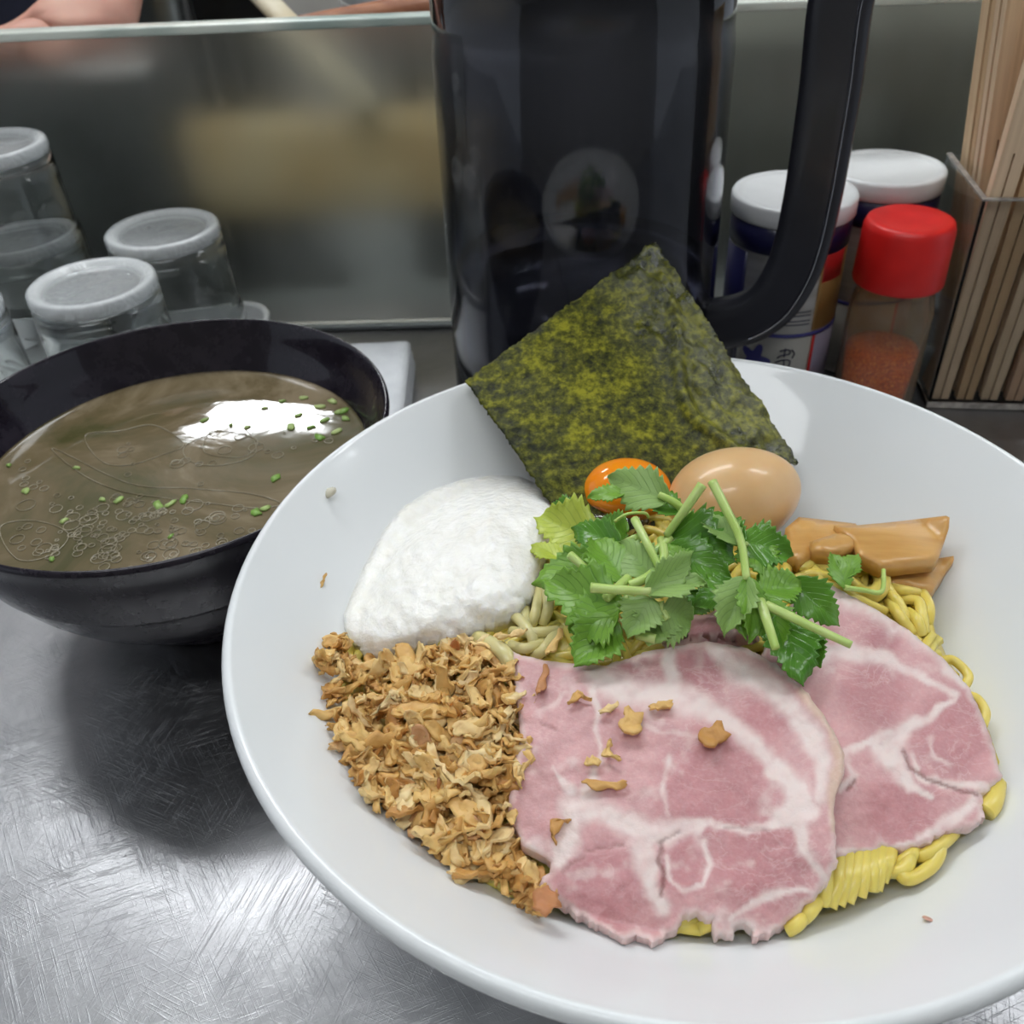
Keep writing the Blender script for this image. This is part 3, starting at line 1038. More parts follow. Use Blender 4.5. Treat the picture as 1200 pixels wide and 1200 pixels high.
# slice that peeps out under the herbs
p3 = [(770, 735), (800, 722), (830, 716), (862, 720), (890, 745), (885, 790), (840, 800), (790, 790)]
o = patch('pork_slice', p3, lambda x, y, d: 0.0085 + 0.002 * (fbm(x, y, 1 / 9, 3) - 0.5) - 0.0065 * sstep(732, 760, y), 0.0025, MAT['pork'], 6, 5, jitter=ragged(0, 2000, 4), color_fn=pork_color([([(780, 760), (880, 735)], [3, 3])], [], [(830, 735, 30)]))
tag(o, 'small greyish pork edge tucked under the herb pile', 'pork')

s2 = C7([(735, 12), (770, 14), (800, 30), (880, 75), (960, 130), (1030, 190), (1080, 250), (1110, 320), (1135, 390), (1147, 450), (1130, 465), (1098, 488), (1112, 540), (1090, 562), (1040, 565), (960, 598), (940, 612), (880, 608), (830, 622), (780, 626), (735, 610), (690, 540), (640, 430), (610, 300), (600, 180), (640, 90), (690, 35)])
fat2 = [(C7([(735, 25), (850, 55), (950, 112), (1020, 175), (1065, 240)]), [9, 14, 13, 12, 6]),
        (C7([(700, 175), (800, 160), (880, 178), (960, 215), (1040, 262)]), [12, 11, 8, 6, 5]),
        (C7([(1045, 270), (980, 312), (925, 345), (885, 395), (925, 440), (985, 492)]), [3, 6, 10, 16, 11, 4]),
        (C7([(790, 400), (850, 372), (905, 345)]), [5, 5, 6]),
        (C7([(940, 400), (965, 440), (1060, 470), (1110, 470)]), [3, 4, 5, 5]),
        (C7([(985, 350), (1000, 400), (1035, 420)]), [2, 3, 2]),
        (C7([(790, 470), (820, 440), (800, 400)]), [4, 3, 2]),
        (C7([(960, 590), (1030, 545), (1085, 500)]), [5, 9, 7]),
        (C7([(780, 615), (860, 610), (950, 600)]), [4, 4, 4])]
torn2 = [(C7([(925, 385), (940, 425), (985, 455), (1060, 478), (1095, 488)]), 2.2), (C7([(800, 475), (815, 455)]), 2.5)]
dark2 = [(C7([(1040, 350)])[0] + (58,)), (C7([(920, 520)])[0] + (52,)), (C7([(860, 260)])[0] + (48,)), (C7([(880, 125)])[0] + (24,))]


def off2(x, y, d):
    return 0.0060 + 0.0026 * (fbm(x, y, 1 / 70, 3) - 0.5) + 0.0009 * (fbm(x, y, 1 / 14, 3) - 0.5) + torn_off(torn2, x, y) - 0.0030 * sstep(900, 1010, y) * sstep(1090, 1010, x)


o = patch('pork_slice', s2, off2, 0.0028, MAT['pork'], 3.0, 3.5, crisp=True, jitter=ragged(905, 1010, 4.5), edge_round=0.0008, color_fn=pork_color(fat2, torn2, dark2))
tag(o, 'pink pork slice tucked beneath the other, its far edge curving along the bowl wall', 'pork')

s1 = C7([(38, 160), (60, 172), (110, 180), (170, 188), (250, 195), (330, 165), (400, 150), (480, 139), (560, 150), (640, 190), (710, 258), (742, 300), (772, 350), (792, 390), (792, 440), (772, 490), (768, 520), (772, 560), (776, 640), (742, 700), (692, 755), (640, 798), (590, 810), (562, 776), (540, 800), (500, 810), (490, 775), (450, 750), (420, 765), (415, 792), (370, 820), (300, 808), (230, 785), (150, 735), (105, 690), (130, 640), (60, 600), (30, 520), (40, 440), (58, 350), (48, 260)])
fat1 = [(C7([(235, 225), (300, 250), (400, 262), (480, 290), (540, 330), (620, 400), (680, 465), (715, 520)]), [16, 18, 18, 14, 10, 10, 14, 12]),
        (C7([(400, 165), (395, 215), (415, 262)]), [7, 8, 12]),
        (C7([(490, 150), (560, 205), (640, 262), (705, 330), (752, 410), (740, 490)]), [8, 18, 16, 13, 13, 10]),
        (C7([(225, 240), (232, 330), (240, 420), (205, 500), (170, 560), (140, 640)]), [7, 3, 3, 12, 14, 8]),
        (C7([(180, 515), (260, 525), (330, 570), (420, 570), (480, 552), (560, 566), (640, 558), (690, 510)]), [18, 13, 18, 12, 5, 5, 7, 18]),
        (C7([(330, 575), (340, 630), (352, 690), (385, 752)]), [16, 15, 12, 8]),
        (C7([(480, 590), (492, 640), (470, 692), (425, 702), (395, 660), (385, 620)]), [4, 4, 4, 3, 3, 3]),
        (C7([(690, 540), (708, 620), (745, 672)]), [8, 6, 6]),
        (C7([(540, 770), (600, 722), (680, 700), (730, 712)]), [4, 6, 5, 3]),
        (C7([(300, 320), (390, 340), (470, 350), (545, 345)]), [2, 2, 2, 3]),
        (C7([(395, 400), (385, 470), (395, 530)]), [2, 2, 2]),
        (C7([(130, 430), (180, 480)]), [3, 6]), (C7([(100, 300), (160, 260)]), [2, 2])]
torn1 = [(C7([(378, 600), (372, 640), (385, 680), (378, 712)]), 2.6), (C7([(420, 570), (370, 598)]), 1.6), (C7([(520, 562), (620, 566)]), 0.9), (C7([(205, 612), (290, 600)]), 1.0), (C7([(150, 660), (200, 625)]), 1.0), (C7([(105, 325), (140, 340)]), 0.8)]
dark1 = [(C7([(460, 215)])[0] + (36,)), (C7([(500, 470)])[0] + (80,)), (C7([(600, 640)])[0] + (70,)), (C7([(240, 700)])[0] + (62,)), (C7([(420, 650)])[0] + (36,)), (C7([(620, 300)])[0] + (40,)), (C7([(300, 195)])[0] + (30,))]


def off1(x, y, d):
    lay = 0.0045 * sstep(900, 975, x) * sstep(1060, 985, y)         # lies over the other slice
    return 0.0070 + lay + 0.0026 * (fbm(x + 500, y, 1 / 80, 3) - 0.5) + 0.0009 * (fbm(x, y + 200, 1 / 14, 3) - 0.5) + torn_off(torn1, x, y) - 0.0035 * sstep(1030, 1100, y)


o = patch('pork_slice', s1, off1, 0.0030, MAT['pork'], 3.0, 3.5, crisp=True, jitter=ragged(1000, 1200, 5.0), edge_round=0.0008, color_fn=pork_color(fat1, torn1, dark1, C7([(700, 250), (760, 330), (792, 400), (772, 490), (775, 560)])))
tag(o, 'large pink pork slice marbled with white fat and sprinkled with fried flakes', 'pork')

# flakes fallen on the pork and elsewhere
loose = [((678, 818), 0, 0.2, 'pale crescent flake near the frayed pork corner', 4), ((714, 829), 1, 0.5, 'tiny yellow flake on the pork beside a crescent flake', None), ((740, 846), 2, 1.2, 'upright golden flake on the fat seam of the pork', None), ((717, 880), 0, 1.9, 'thin curved flake on the middle of the large pork slice', None), ((694, 892), 1, 0.1, 'short flake beside the thin curved flake on pork', None), ((708, 918), 3, -0.1, 'long straight flake lying across the pork', None), ((655, 970), 0, 1.0, 'orange crescent flake on the white fat of the pork', None), ((836, 862), 2, 0.5, 'thick pale flake alone on the lean middle of the pork', None), ((775, 826), 3, 0.2, 'little browned flake on the upper fat band of the pork', None), ((600, 957), 1, 1.4, 'small flake at the border of heap and pork', None), ((636, 796), 3, 1.3, 'flake sliver on the frayed pork corner', None), ((605, 815), 1, 0.4, 'flake sticking out of the heap onto the pork', None), ((612, 905), 0, 1.2, 'curled flake hanging over the pork border', None), ((640, 1055), 2, 1.0, 'broad flake at the lowest tip of the heap', None), ((600, 742), 3, 0.3, 'flake resting where grated yam meets noodles', None), ((650, 752), 3, 1.1, 'orange flake under the lowest herb leaf', None)]
KINDS = {0: [], 1: [], 2: [], 3: []}
for s in range(60):
    r = random.Random(900 + s)
    kk = r.choice(['strip', 'strip', 'strip', 'chip', 'crescent', 'stick'])
    key = {'crescent': 0, 'strip': 1, 'chip': 2, 'stick': 3}[kk]
    if len(KINDS[key]) < 5:
        KINDS[key].append(900 + s)
for k, ((x, y), kind, a, lab, _) in enumerate(loose):
    me = flake_me(KINDS[kind][k % len(KINDS[kind])])
    put_flake(me, Mpx(x, y, 0.0092), (0.1, 0.05, a), 0.55 if kind == 1 else 0.85, lab)
o = put_flake(FLAKES[3], Mpx(379, 680, 0.0012), (0.6, -0.5, 1.2), 0.5, 'single fried flake stuck to the empty bowl wall')
e = Mpx(386, 578, 0.0004)
V, F = lathe([(0.0, 0.0), (0.0028, 0.0), (0.0030, 0.0004), (0.002, 0.0010), (0.0, 0.0012)], 20)
V = [(v[0] * 1.5, v[1] * 0.7, v[2]) for v in V]
o = obj('noodle_scrap', V, F, MAT['clear_bit'], loc=e); o.rotation_euler = (0.55, -0.55, -0.6)
tag(o, 'pale wet scrap stuck high on the bowl wall', 'food scrap')
e = Mpx(1087, 1077, 0.0002)
V, F = lathe([(0.0, 0.0), (0.0012, 0.0), (0.0010, 0.0003), (0.0, 0.0004)], 16)
o = obj('pork_crumb', V, F, MAT['speck'], loc=e); o.rotation_euler = (-0.6, 0.4, 0)
tag(o, 'tiny pink crumb on the bowl wall below the noodles', 'food scrap')

# ---- egg, yolk, bamboo shoots
def ellipsoid(ax, seg=48, rings=28, egg=0.0):
    V, F = [], []
    for i in range(rings + 1):
        t = math.pi * i / rings
        for j in range(seg):
            a = 2 * math.pi * j / seg
            x = math.cos(t)
            r = math.sin(t) * (1 + egg * x)
            V.append((ax[0] * x, ax[1] * r * math.cos(a), ax[2] * r * math.sin(a)))
    for i in range(rings):
        for j in range(seg):
            q = (j + 1) % seg
            F.append((i * seg + j, (i + 1) * seg + j, (i + 1) * seg + q, i * seg + q))
    return V, F


EG = at(861, 583, 0.0805)
k = depth_of(EG) / FPX
V, F = ellipsoid((80.5 * k, 61 * k, 58 * k), egg=-0.09)
egg = obj('soy_egg', V, F, MAT['egg'], loc=EG)
egg.rotation_euler = (0, math.radians(-4), math.radians(16))
tag(egg, 'whole brown soy-marinated egg leaning on the nori sheet', 'egg')
YK = at(734, 577, 0.0795)
k = depth_of(YK) / FPX
V, F = ellipsoid((53 * k, 45 * k, 38 * k))
V = [(x, y, z if z > 0 else z * 0.6) for x, y, z in V]
yolk = obj('egg_yolk', V, F, MAT['yolk'], loc=YK)
tag(yolk, 'glossy raw orange yolk before the nori sheet', 'egg yolk')
o = patch('egg_white', [(632, 572), (650, 560), (690, 552), (730, 545), (770, 560), (775, 600), (740, 625), (690, 618), (650, 600)], lambda x, y, d: 0.003 + 0.004 * np.sqrt(np.clip(d / 25, 0, 1)), 0.003, MAT['albumen'], 6, 6)
tag(o, 'clear raw egg white pooled around the yolk', 'egg white')

C4 = lambda pts: crop(pts, 3.158, 800, 540)


def shoot(poly, label, hi, rise=0.0, wr=0.0):
    o = patch('bamboo_shoot', C4(poly), lambda x, y, d: hi + rise * (x - 950) / 150 + wr * (fbm(x, y, 1 / 14, 3) - 0.5), 0.0048, MAT['bamboo'], 5, 5, edge_round=0.0012)
    return tag(o, label, 'bamboo shoot', 'braised bamboo shoots')


shoot([(740, 395), (860, 375), (1003, 352), (1004, 366), (925, 478), (900, 482), (770, 452)], 'bamboo shoot lowest of the pile, half covered by the straight slab', 0.0040)
shoot([(380, 250), (430, 208), (520, 218), (640, 232), (660, 260), (640, 300), (560, 330), (430, 372), (390, 350)], 'wrinkled bamboo shoot wedged against the soy egg', 0.0080, 0.0, 0.0022)
shoot([(560, 240), (650, 238), (780, 226), (975, 203), (988, 210), (985, 250), (950, 350), (935, 368), (850, 378), (735, 392), (650, 350), (630, 300)], 'straight smooth bamboo shoot slab on top of the pile', 0.0105, 0.002)
shoot([(470, 300), (560, 270), (640, 262), (655, 285), (640, 318), (540, 345), (480, 335)], 'short rounded bamboo shoot tip lying over the wrinkled one', 0.0108, 0.0, 0.0016)

# ---- nori sheet
NL, NT, NR, NB = at(545, 447, 0.0990), at(768, 283, 0.1290), at(936, 541, 0.0800), at(690, 662, 0.0700)
n_ = np.cross(NR - NL, NT - NL); n_ /= np.linalg.norm(n_)
if n_[2] < 0:
    n_ = -n_
V, F = [], []
NN = 90
rr = np.random.default_rng(21)
WET = []
for i in range(NN + 1):
    for j in range(NN + 1):
        u, v = i / NN, j / NN          # u: from left corner towards top ; v: towards bottom
        P = (1 - u) * (1 - v) * NL + u * (1 - v) * NT + u * v * NR + (1 - u) * v * NB
        wr = sstep(0.55, 0.9, u + 0.15 * (float(fbm(u * 9, v * 9)) - 0.5))
        b = 0.0035 * math.sin(math.pi * v) * (1 - u) + 0.003 * math.sin(math.pi * u) * v
        b += float(wr) * 0.0075 * (float(fbm(u * 20, v * 12, 1, 4)) - 0.5) + 0.0012 * (float(fbm(u * 30 + 5, v * 30, 1, 3)) - 0.5)
        b += 0.003 * math.exp(-((u - 0.8 - 0.1 * math.sin(v * 7)) / 0.03) ** 2) * (v > 0.25)
        # frayed border
        e = min(u, v, 1 - u, 1 - v)
        q = P + n_ * b
        if e < 1e-6:
            q = q + 0.0009 * (rr.random(3) - 0.5)
        V.append(q)
        WET.append(float(wr))
n1 = NN + 1
for i in range(NN):
    for j in range(NN):
        F.append((i * n1 + j, i * n1 + j + 1, (i + 1) * n1 + j + 1, (i + 1) * n1 + j))
V = np.array(V)
c0 = NB.copy()
nori = obj('nori_sheet', V - c0, F, MAT['nori'], loc=c0)
wa = nori.data.attributes.new('wet', 'FLOAT', 'POINT')
wa.data.foreach_set('value', np.array(WET, np.float32))
sm = nori.modifiers.new('solid', 'SOLIDIFY'); sm.thickness = 0.0005; sm.offset = 0
tag(nori, 'square dark green nori sheet standing up against the bowl rim', 'nori')


# ---- herb: leaves and stems
def leaf_mesh(Pb, Pt, width, roll=0.0, bend=0.15, fold=0.25, seed=0, lobes=0.0):
    r = random.Random(seed)
    ax = np.asarray(Pt) - np.asarray(Pb)
    L = np.linalg.norm(ax)
    ax = ax / L
    upv = np.array([0.0, -0.45, 0.9]); upv -= ax * (upv @ ax); upv /= np.linalg.norm(upv)
    lat = np.cross(upv, ax)
    cr, sr = math.cos(roll), math.sin(roll)
    lat, upv = lat * cr + upv * sr, upv * cr - lat * sr
    nu, nv = 36, 13
    V, LV = [], []
    ph = r.uniform(0, 6.28)
    width = width * 1.22
    lob = 0.10 + lobes
    for i in range(nu + 1):
        t = i / nu
        w = width * 0.5 * (math.sin(math.pi * min(t ** 0.66, 1)) ** 0.85) if 0 < t < 1 else 0.0
        w = max(w, 0.0004)
        tooth = 1 + 0.26 * ((i % 4) / 3.0 - 0.5) * (1 if t > 0.12 else 0) + lob * math.cos(6.28 * (t * 2.1 - 0.75))
        for j in range(nv + 1):
            s = 2 * j / nv - 1
            av = abs(s)
            ww = w * (1 + (tooth - 1) * av ** 3)
            fwd = 0.16 * L * av * (0.4 + t) * w / (width * 0.5 + 1e-9) - 0.10 * L * av
            P = np.asarray(Pb) + ax * (t * L + fwd * 0.5) + lat * s * ww
            hgt = fold * ww * av - fold * 0.4 * ww + bend * L * (4 * t * (1 - t)) * 0.5 - bend * L * 0.9 * max(0, t - 0.6) ** 2
            hgt += 0.06 * width * math.sin(5 * t + ph + 2.2 * s) + 0.02 * width * math.sin(16 * t + ph) * av
            V.append(P + upv * hgt)
            LV.append(((t - 0.42 * av) * 7.0, av, t))
    F = []
    m = nv + 1
    for i in range(nu):
        for j in range(nv):
            F.append((i * m + j, i * m + j + 1, (i + 1) * m + j + 1, (i + 1) * m + j))
    return np.array(V), F, LV


def leaf_obj(name, base, tip, wpx, ob, ot, tint, parent=None, origin=None, **kw):
    Pb, Pt = Mpx(base[0], base[1], ob), Mpx(tip[0], tip[1], ot)
    k = depth_of((Pb + Pt) / 2) / FPX
    V, F, LV = leaf_mesh(Pb, Pt, wpx * k, **kw)
    c = Pb if origin is None else origin
    o = obj(name, V - c, F, MAT['leaf%d' % tint], parent, loc=None if parent else c)
    a = o.data.attributes.new('lv', 'FLOAT_VECTOR', 'POINT')
    a.data.foreach_set('vector', np.array(LV, np.float32).ravel())
    s = o.modifiers.new('solid', 'SOLIDIFY'); s.thickness = 0.0003; s.offset = 0
    return o


C3 = lambda p: (p[0] / 4 + 600, p[1] / 4 + 520)
C6 = lambda p: (p[0] / 2.182 + 600, p[1] / 2.182 + 480)


def sprig(label, leaves, stems, cv):
    """a sprig: Empty at the foot of its stem > leaves and stem. leaves: (base, tip, width px, off base, off tip, tint, kw)"""
    s0 = stems[0]
    p0 = cv(s0[0][0])
    org = Mpx(p0[0], p0[1], s0[1][0])
    t = empty('herb_sprig', org)
    tag(t, label, 'herb', 'herb sprigs on the noodles')
    for pts, offs, rad in stems:
        P = [Mpx(*cv(p), o) for p, o in zip(pts, offs)]
        P = np.array(catmull(P, 6)) - org
        V, F = tube(P, [rad * (1 - 0.25 * i / len(P)) for i in range(len(P))], 10)
        obj('stem', V, F, MAT['stem'], t)
    for i, (b, tp, w, ob, ot, tint, kw) in enumerate(leaves):
        leaf_obj('leaf', cv(b), cv(tp), w, ob, ot, tint, t, org, seed=hash((b, tp)) % 1000, **kw)
    return t


R1 = 0.00112
sprig('herb sprig with serrated leaf spread over the raw yolk', [((720, 265), (440, 150), 44, 0.022, 0.024, 2, dict(roll=-0.3)), ((520, 235), (350, 250), 22, 0.022, 0.021, 0, dict(roll=0.3)), ((790, 320), (595, 270), 34, 0.019, 0.018, 1, dict(roll=0.5))], [([(840, 345), (760, 275), (690, 240)], (0.018, 0.022, 0.023), R1 * 1.3)], C3)
sprig('pale yellow-green leaf beside the grated yam', [((385, 420), (100, 345), 52, 0.012, 0.013, 3, dict(roll=-0.2)), ((300, 300), (160, 310), 22, 0.010, 0.009, 1, {}), ((230, 540), (80, 480), 24, 0.010, 0.008, 3, dict(roll=0.2))], [([(480, 470), (430, 440), (385, 420)], (0.011, 0.012, 0.012), R1)], C3)
sprig('herb sprig with dark toothed leaves pointing at the grated yam', [((420, 560), (90, 660), 46, 0.015, 0.011, 0, dict(roll=0.15)), ((500, 470), (275, 395), 36, 0.016, 0.014, 1, dict(roll=-0.25)), ((540, 420), (395, 360), 30, 0.016, 0.015, 0, dict(roll=-0.3))], [([(270, 520), (350, 590), (430, 670)], (0.021, 0.019, 0.016), R1 * 1.2)], C3)
sprig('herb sprig with the broad leaf lying over the noodles by the pork', [((500, 770), (140, 640), 56, 0.018, 0.016, 0, dict(roll=-0.2, lobes=0.08)), ((490, 780), (260, 880), 58, 0.0175, 0.012, 0, dict(roll=0.15)), ((470, 820), (290, 1050), 52, 0.016, 0.010, 0, dict(roll=0.1, bend=0.05))], [([(560, 700), (520, 740), (480, 790)], (0.018, 0.018, 0.017), R1)], C3)
sprig('herb sprig with upright grey-green leaflets in the middle of the pile', [((515, 655), (370, 430), 46, 0.018, 0.019, 0, dict(roll=0.3)), ((650, 620), (490, 460), 42, 0.019, 0.020, 2, dict(roll=-0.15)), ((430, 620), (350, 500), 30, 0.017, 0.017, 0, {})], [([(575, 355), (640, 480), (700, 600)], (0.026, 0.025, 0.022), R1 * 1.2)], C3)
sprig('herb sprig with the folded pale leaf showing its underside', [((640, 690), (925, 655), 50, 0.024, 0.021, 2, dict(roll=-0.55, fold=0.5)), ((640, 700), (850, 500), 34, 0.024, 0.026, 2, dict(roll=0.5)), ((650, 730), (540, 915), 42, 0.021, 0.016, 2, dict(roll=0.2)), ((690, 770), (640, 950), 44, 0.018, 0.012, 2, dict(roll=-0.2)), ((700, 790), (850, 830), 54, 0.018, 0.013, 2, dict(roll=0.3))], [([(370, 675), (500, 685), (650, 692)], (0.025, 0.025, 0.024), R1 * 1.35)], C3)
sprig('herb sprig with a glossy dark leaf before the soy egg', [((735, 430), (1060, 560), 66, 0.021, 0.019, 1, dict(roll=0.15, lobes=0.06)), ((740, 500), (1040, 640), 46, 0.019, 0.017, 1, dict(roll=0.3)), ((800, 570), (730, 470), 24, 0.019, 0.021, 0, {})], [([(892, 192), (810, 310), (725, 430)], (0.036, 0.030, 0.022), R1 * 1.35)], C3)
sprig('herb sprig with a long stem crossing the soy egg', [((1060, 465), (850, 330), 32, 0.026, 0.022, 2, dict(roll=0.35)), ((1075, 470), (920, 320), 30, 0.024, 0.021, 1, dict(roll=-0.2)), ((1100, 635), (990, 905), 40, 0.024, 0.015, 2, dict(roll=0.35, fold=0.6)), ((1105, 640), (1120, 940), 34, 0.024, 0.014, 0, dict(roll=-0.4))], [([(938, 178), (1005, 310), (1072, 455), (1100, 640)], (0.036, 0.032, 0.028, 0.024), R1 * 1.3)], C3)
sprig('herb sprig with a flat dark leaf under the folded one', [((1060, 670), (850, 760), 40, 0.017, 0.015, 1, dict(roll=0.2)), ((900, 700), (850, 800), 34, 0.015, 0.012, 1, {})], [([(690, 740), (705, 790), (730, 825)], (0.020, 0.018, 0.017), R1 * 1.25)], C3)
sprig('herb sprig with a round leaf beside the bamboo shoots', [((588, 338), (722, 372), 46, 0.021, 0.018, 1, dict(roll=0.1)), ((600, 345), (660, 440), 44, 0.019, 0.016, 0, dict(roll=-0.3)), ((630, 420), (650, 440), 14, 0.016, 0.014, 0, {})], [([(560, 300), (585, 338), (600, 345)], (0.022, 0.022, 0.021), R1)], C6)
sprig('herb sprig hanging over the edge between both pork slices', [((640, 470), (745, 440), 44, 0.018, 0.019, 0, dict(roll=-0.3)), ((720, 440), (840, 555), 40, 0.019, 0.011, 1, dict(roll=0.25)), ((650, 490), (690, 620), 40, 0.018, 0.014, 0, dict(roll=0.4)), ((690, 530), (745, 710), 52, 0.017, 0.011, 1, dict(roll=-0.1)), ((740, 560), (790, 660), 34, 0.015, 0.012, 1, dict(roll=0.3)), ((560, 470), (600, 590), 24, 0.018, 0.014, 0, {})], [([(635, 490), (655, 550), (675, 612)], (0.021, 0.021, 0.019), R1 * 1.35), ([(650, 500), (760, 552), (868, 602)], (0.021, 0.022, 0.022), R1 * 1.25)], C6)
sprig('small lone leaf with stalk lying on noodles by the bamboo shoots', [((850, 455), (815, 362), 24, 0.009, 0.012, 0, dict(roll=0.2)), ((845, 430), (885, 368), 20, 0.010, 0.011, 0, dict(roll=-0.2))], [([(850, 455), (900, 462), (945, 465), (950, 410)], (0.009, 0.008, 0.009, 0.010), R1 * 0.8)], C6)
for pts, offs, lab in [([(440, 725), (490, 680), (545, 630)], (0.021, 0.021, 0.020), 'cut pale stem end in the middle of the herb pile'), ([(545, 460), (580, 445), (615, 430)], (0.021, 0.022, 0.022), 'short thick stem end near the raw yolk'), ([(590, 895), (630, 905), (672, 915)], (0.013, 0.014, 0.014), 'stem end sticking out over the fat of the pork'), ([(610, 560), (680, 500), (745, 445)], (0.019, 0.020, 0.021), 'pale stem under the crossing herb stems'), ([(550, 665), (620, 635), (670, 600)], (0.020, 0.021, 0.021), 'green stem bridging two leaflets of the pile'), ([(480, 365), (540, 330), (620, 325), (640, 345)], (0.020, 0.022, 0.021, 0.019), 'thin looped stalk beside the raw yolk'), ([(700, 450), (712, 520), (690, 600)], (0.020, 0.021, 0.020), 'stem standing among the middle leaflets')]:
    P = np.array(catmull([Mpx(*C3(p), o) for p, o in zip(pts, offs)], 6))
    thin = 'thin' in lab
    V, F = tube(P - P[0], 0.0005 if thin else 0.0014, 10)
    tag(obj('cut_stalk', V, F, MAT['stem'], loc=P[0]), lab, 'herb stalk')

# ---- soup garnish
def on_soup(px, py, dz=0.0003):
    return at(px, py, SOUPZ + dz)


parts = []
ro = random.Random(5)
cl = [(150, 640, 90, 18, 40), (240, 625, 70, 22, 44), (110, 610, 70, 20, 36), (180, 600, 80, 16, 30), (60, 640, 40, 14, 14), (330, 520, 60, 12, 10), (30, 560, 30, 14, 8), (210, 540, 90, 20, 14)]
for cx, cy, sx, sy, n in cl:
    for _ in range(n):
        P = on_soup(cx + ro.gauss(0, sx * 0.5), cy + ro.gauss(0, sy * 0.8))
        if np.hypot(P[0] - SC[0], P[1] - SC[1]) > 0.071:
            continue
        R = ro.choice((0.0008, 0.0012, 0.0012, 0.0016, 0.0016, 0.0022, 0.003)) * ro.uniform(0.8, 1.2)
        n1, n2 = 20, 6
        v, f = [], []
        for i in range(n1):
            a = 2 * math.pi * i / n1
            for j in range(n2):
                b = 2 * math.pi * j / n2
                rr_ = R + 0.00016 * math.cos(b)
                v.append((P[0] + rr_ * math.cos(a), P[1] + rr_ * math.sin(a), P[2] + 0.00016 * math.sin(b)))
        for i in range(n1):
            for j in range(n2):
                f.append((i * n2 + j, ((i + 1) % n1) * n2 + j, ((i + 1) % n1) * n2 + (j + 1) % n2, i * n2 + (j + 1) % n2))
        parts.append((v, f))
films = [[(62, 525), (95, 555), (140, 575), (190, 583), (250, 590), (300, 595), (330, 590), (290, 578), (220, 572), (150, 566)], [(100, 510), (140, 505), (180, 498), (215, 520), (190, 533), (150, 545), (118, 540)], [(220, 520), (280, 500), (300, 530), (260, 545), (222, 540)], [(0, 618), (40, 610), (80, 625), (60, 650), (20, 655)], [(250, 505), (300, 515), (285, 535), (240, 530)]]  # first outline draws a reflection on the soup as a thin tube
for fl in films:
    P = catmull([on_soup(*p) for p in fl], 6, closed=True)
    P.append(P[0])
    parts.append(tube(P, 0.00016, 6, cap=False))
V, F = merge(parts)
tag(obj('oil_and_reflection_lines', V, F, MAT['oil']), 'rings and films of oil and a drawn-in reflection on the dipping soup', 'oil', kind='stuff')
bits = [(310, 478), (330, 470), (350, 486), (365, 500), (380, 492), (395, 505), (405, 490), (375, 512), (390, 470), (340, 500), (322, 560), (200, 590), (215, 585), (185, 592), (90, 548), (300, 600), (310, 596), (75, 610), (120, 585), (200, 628), (30, 575), (60, 655), (290, 500), (270, 498), (240, 492), (412, 478), (355, 466), (10, 545), (140, 585), (375, 476), (398, 482)]
for k, (x, y) in enumerate(bits):
    P = on_soup(x, y, 0.0004)
    if np.hypot(P[0] - SC[0], P[1] - SC[1]) > 0.0735:
        d = (P[:2] - SC); d *= 0.0735 / np.linalg.norm(d); P[:2] = SC + d
    s = ro.uniform(0.0016, 0.0034)
    n = 8
    prof = [ro.uniform(0.6, 1.15) for _ in range(n)]
    v = [(s * prof[i] * math.cos(6.283 * i / n), 0.6 * s * prof[i] * math.sin(6.283 * i / n), 0.0002) for i in range(n)] + [(0, 0, 0.0007)]
    v += [(s * prof[i] * math.cos(6.283 * i / n), 0.6 * s * prof[i] * math.sin(6.283 * i / n), -0.0003) for i in range(n)]
    f = [(i, (i + 1) % n, n) for i in range(n)] + [(i, i + n + 1, (i + 1) % n + n + 1, (i + 1) % n) for i in range(n)] + [tuple(range(2 * n, n, -1))]
    o = obj('chopped_herb', v, f, MAT['herb_bit'], loc=P); o.rotation_euler[2] = ro.uniform(0, 6.28)
    tag(o, 'small green herb piece floating on the dipping soup', 'chopped herb', 'chopped herb in the soup')

# ================================================================== water jug
JC = np.array([0.0415, 0.450])
jug = empty('water_jug', (JC[0], JC[1], 0))
tag(jug, 'tall dark smoky plastic water jug with a thick handle', 'jug')
V, F = lathe([(0.0, 0.0006), (0.0600, 0.0006), (0.0655, 0.0015), (0.0684, 0.006), (0.0685, 0.012), (0.0680, 0.06), (0.0672, 0.12), (0.0664, 0.185), (0.0655, 0.192), (0.0650, 0.245), (0.0625, 0.245), (0.0622, 0.192), (0.0634, 0.186), (0.0642, 0.12), (0.0650, 0.06), (0.0655, 0.014), (0.063, 0.008), (0.0, 0.0075)], 128)
obj('body', V, F, MAT['smoked'], jug)
V, F = lathe([(0.0, 0.0078), (0.0628, 0.0083), (0.0652, 0.014), (0.0647, 0.06), (0.0643, 0.085), (0.0, 0.085)], 96)
obj('tea', V, F, MAT['water'], jug)['label'] = 'dark cold drink inside the jug'
V, F = lathe([(0.0, 0.262), (0.055, 0.262), (0.066, 0.258), (0.0685, 0.252), (0.0685, 0.2455), (0.060, 0.2455), (0.060, 0.235), (0.056, 0.235), (0.056, 0.2455), (0.0, 0.2455)], 96)
obj('lid', V, F, MAT['handle'], jug)
ha = math.radians(-24)
hd = np.array([math.cos(ha), math.sin(ha), 0]); hn = np.array([-math.sin(ha), math.cos(ha), 0])
hp = [plane_hit(x, y, np.array([JC[0], JC[1], 0]), hn) for x, y in [(840, 384), (873, 373), (906, 352), (928, 318), (941, 282), (951, 238), (960, 188), (974, 98), (985, 5)]]
top = hp[-1]
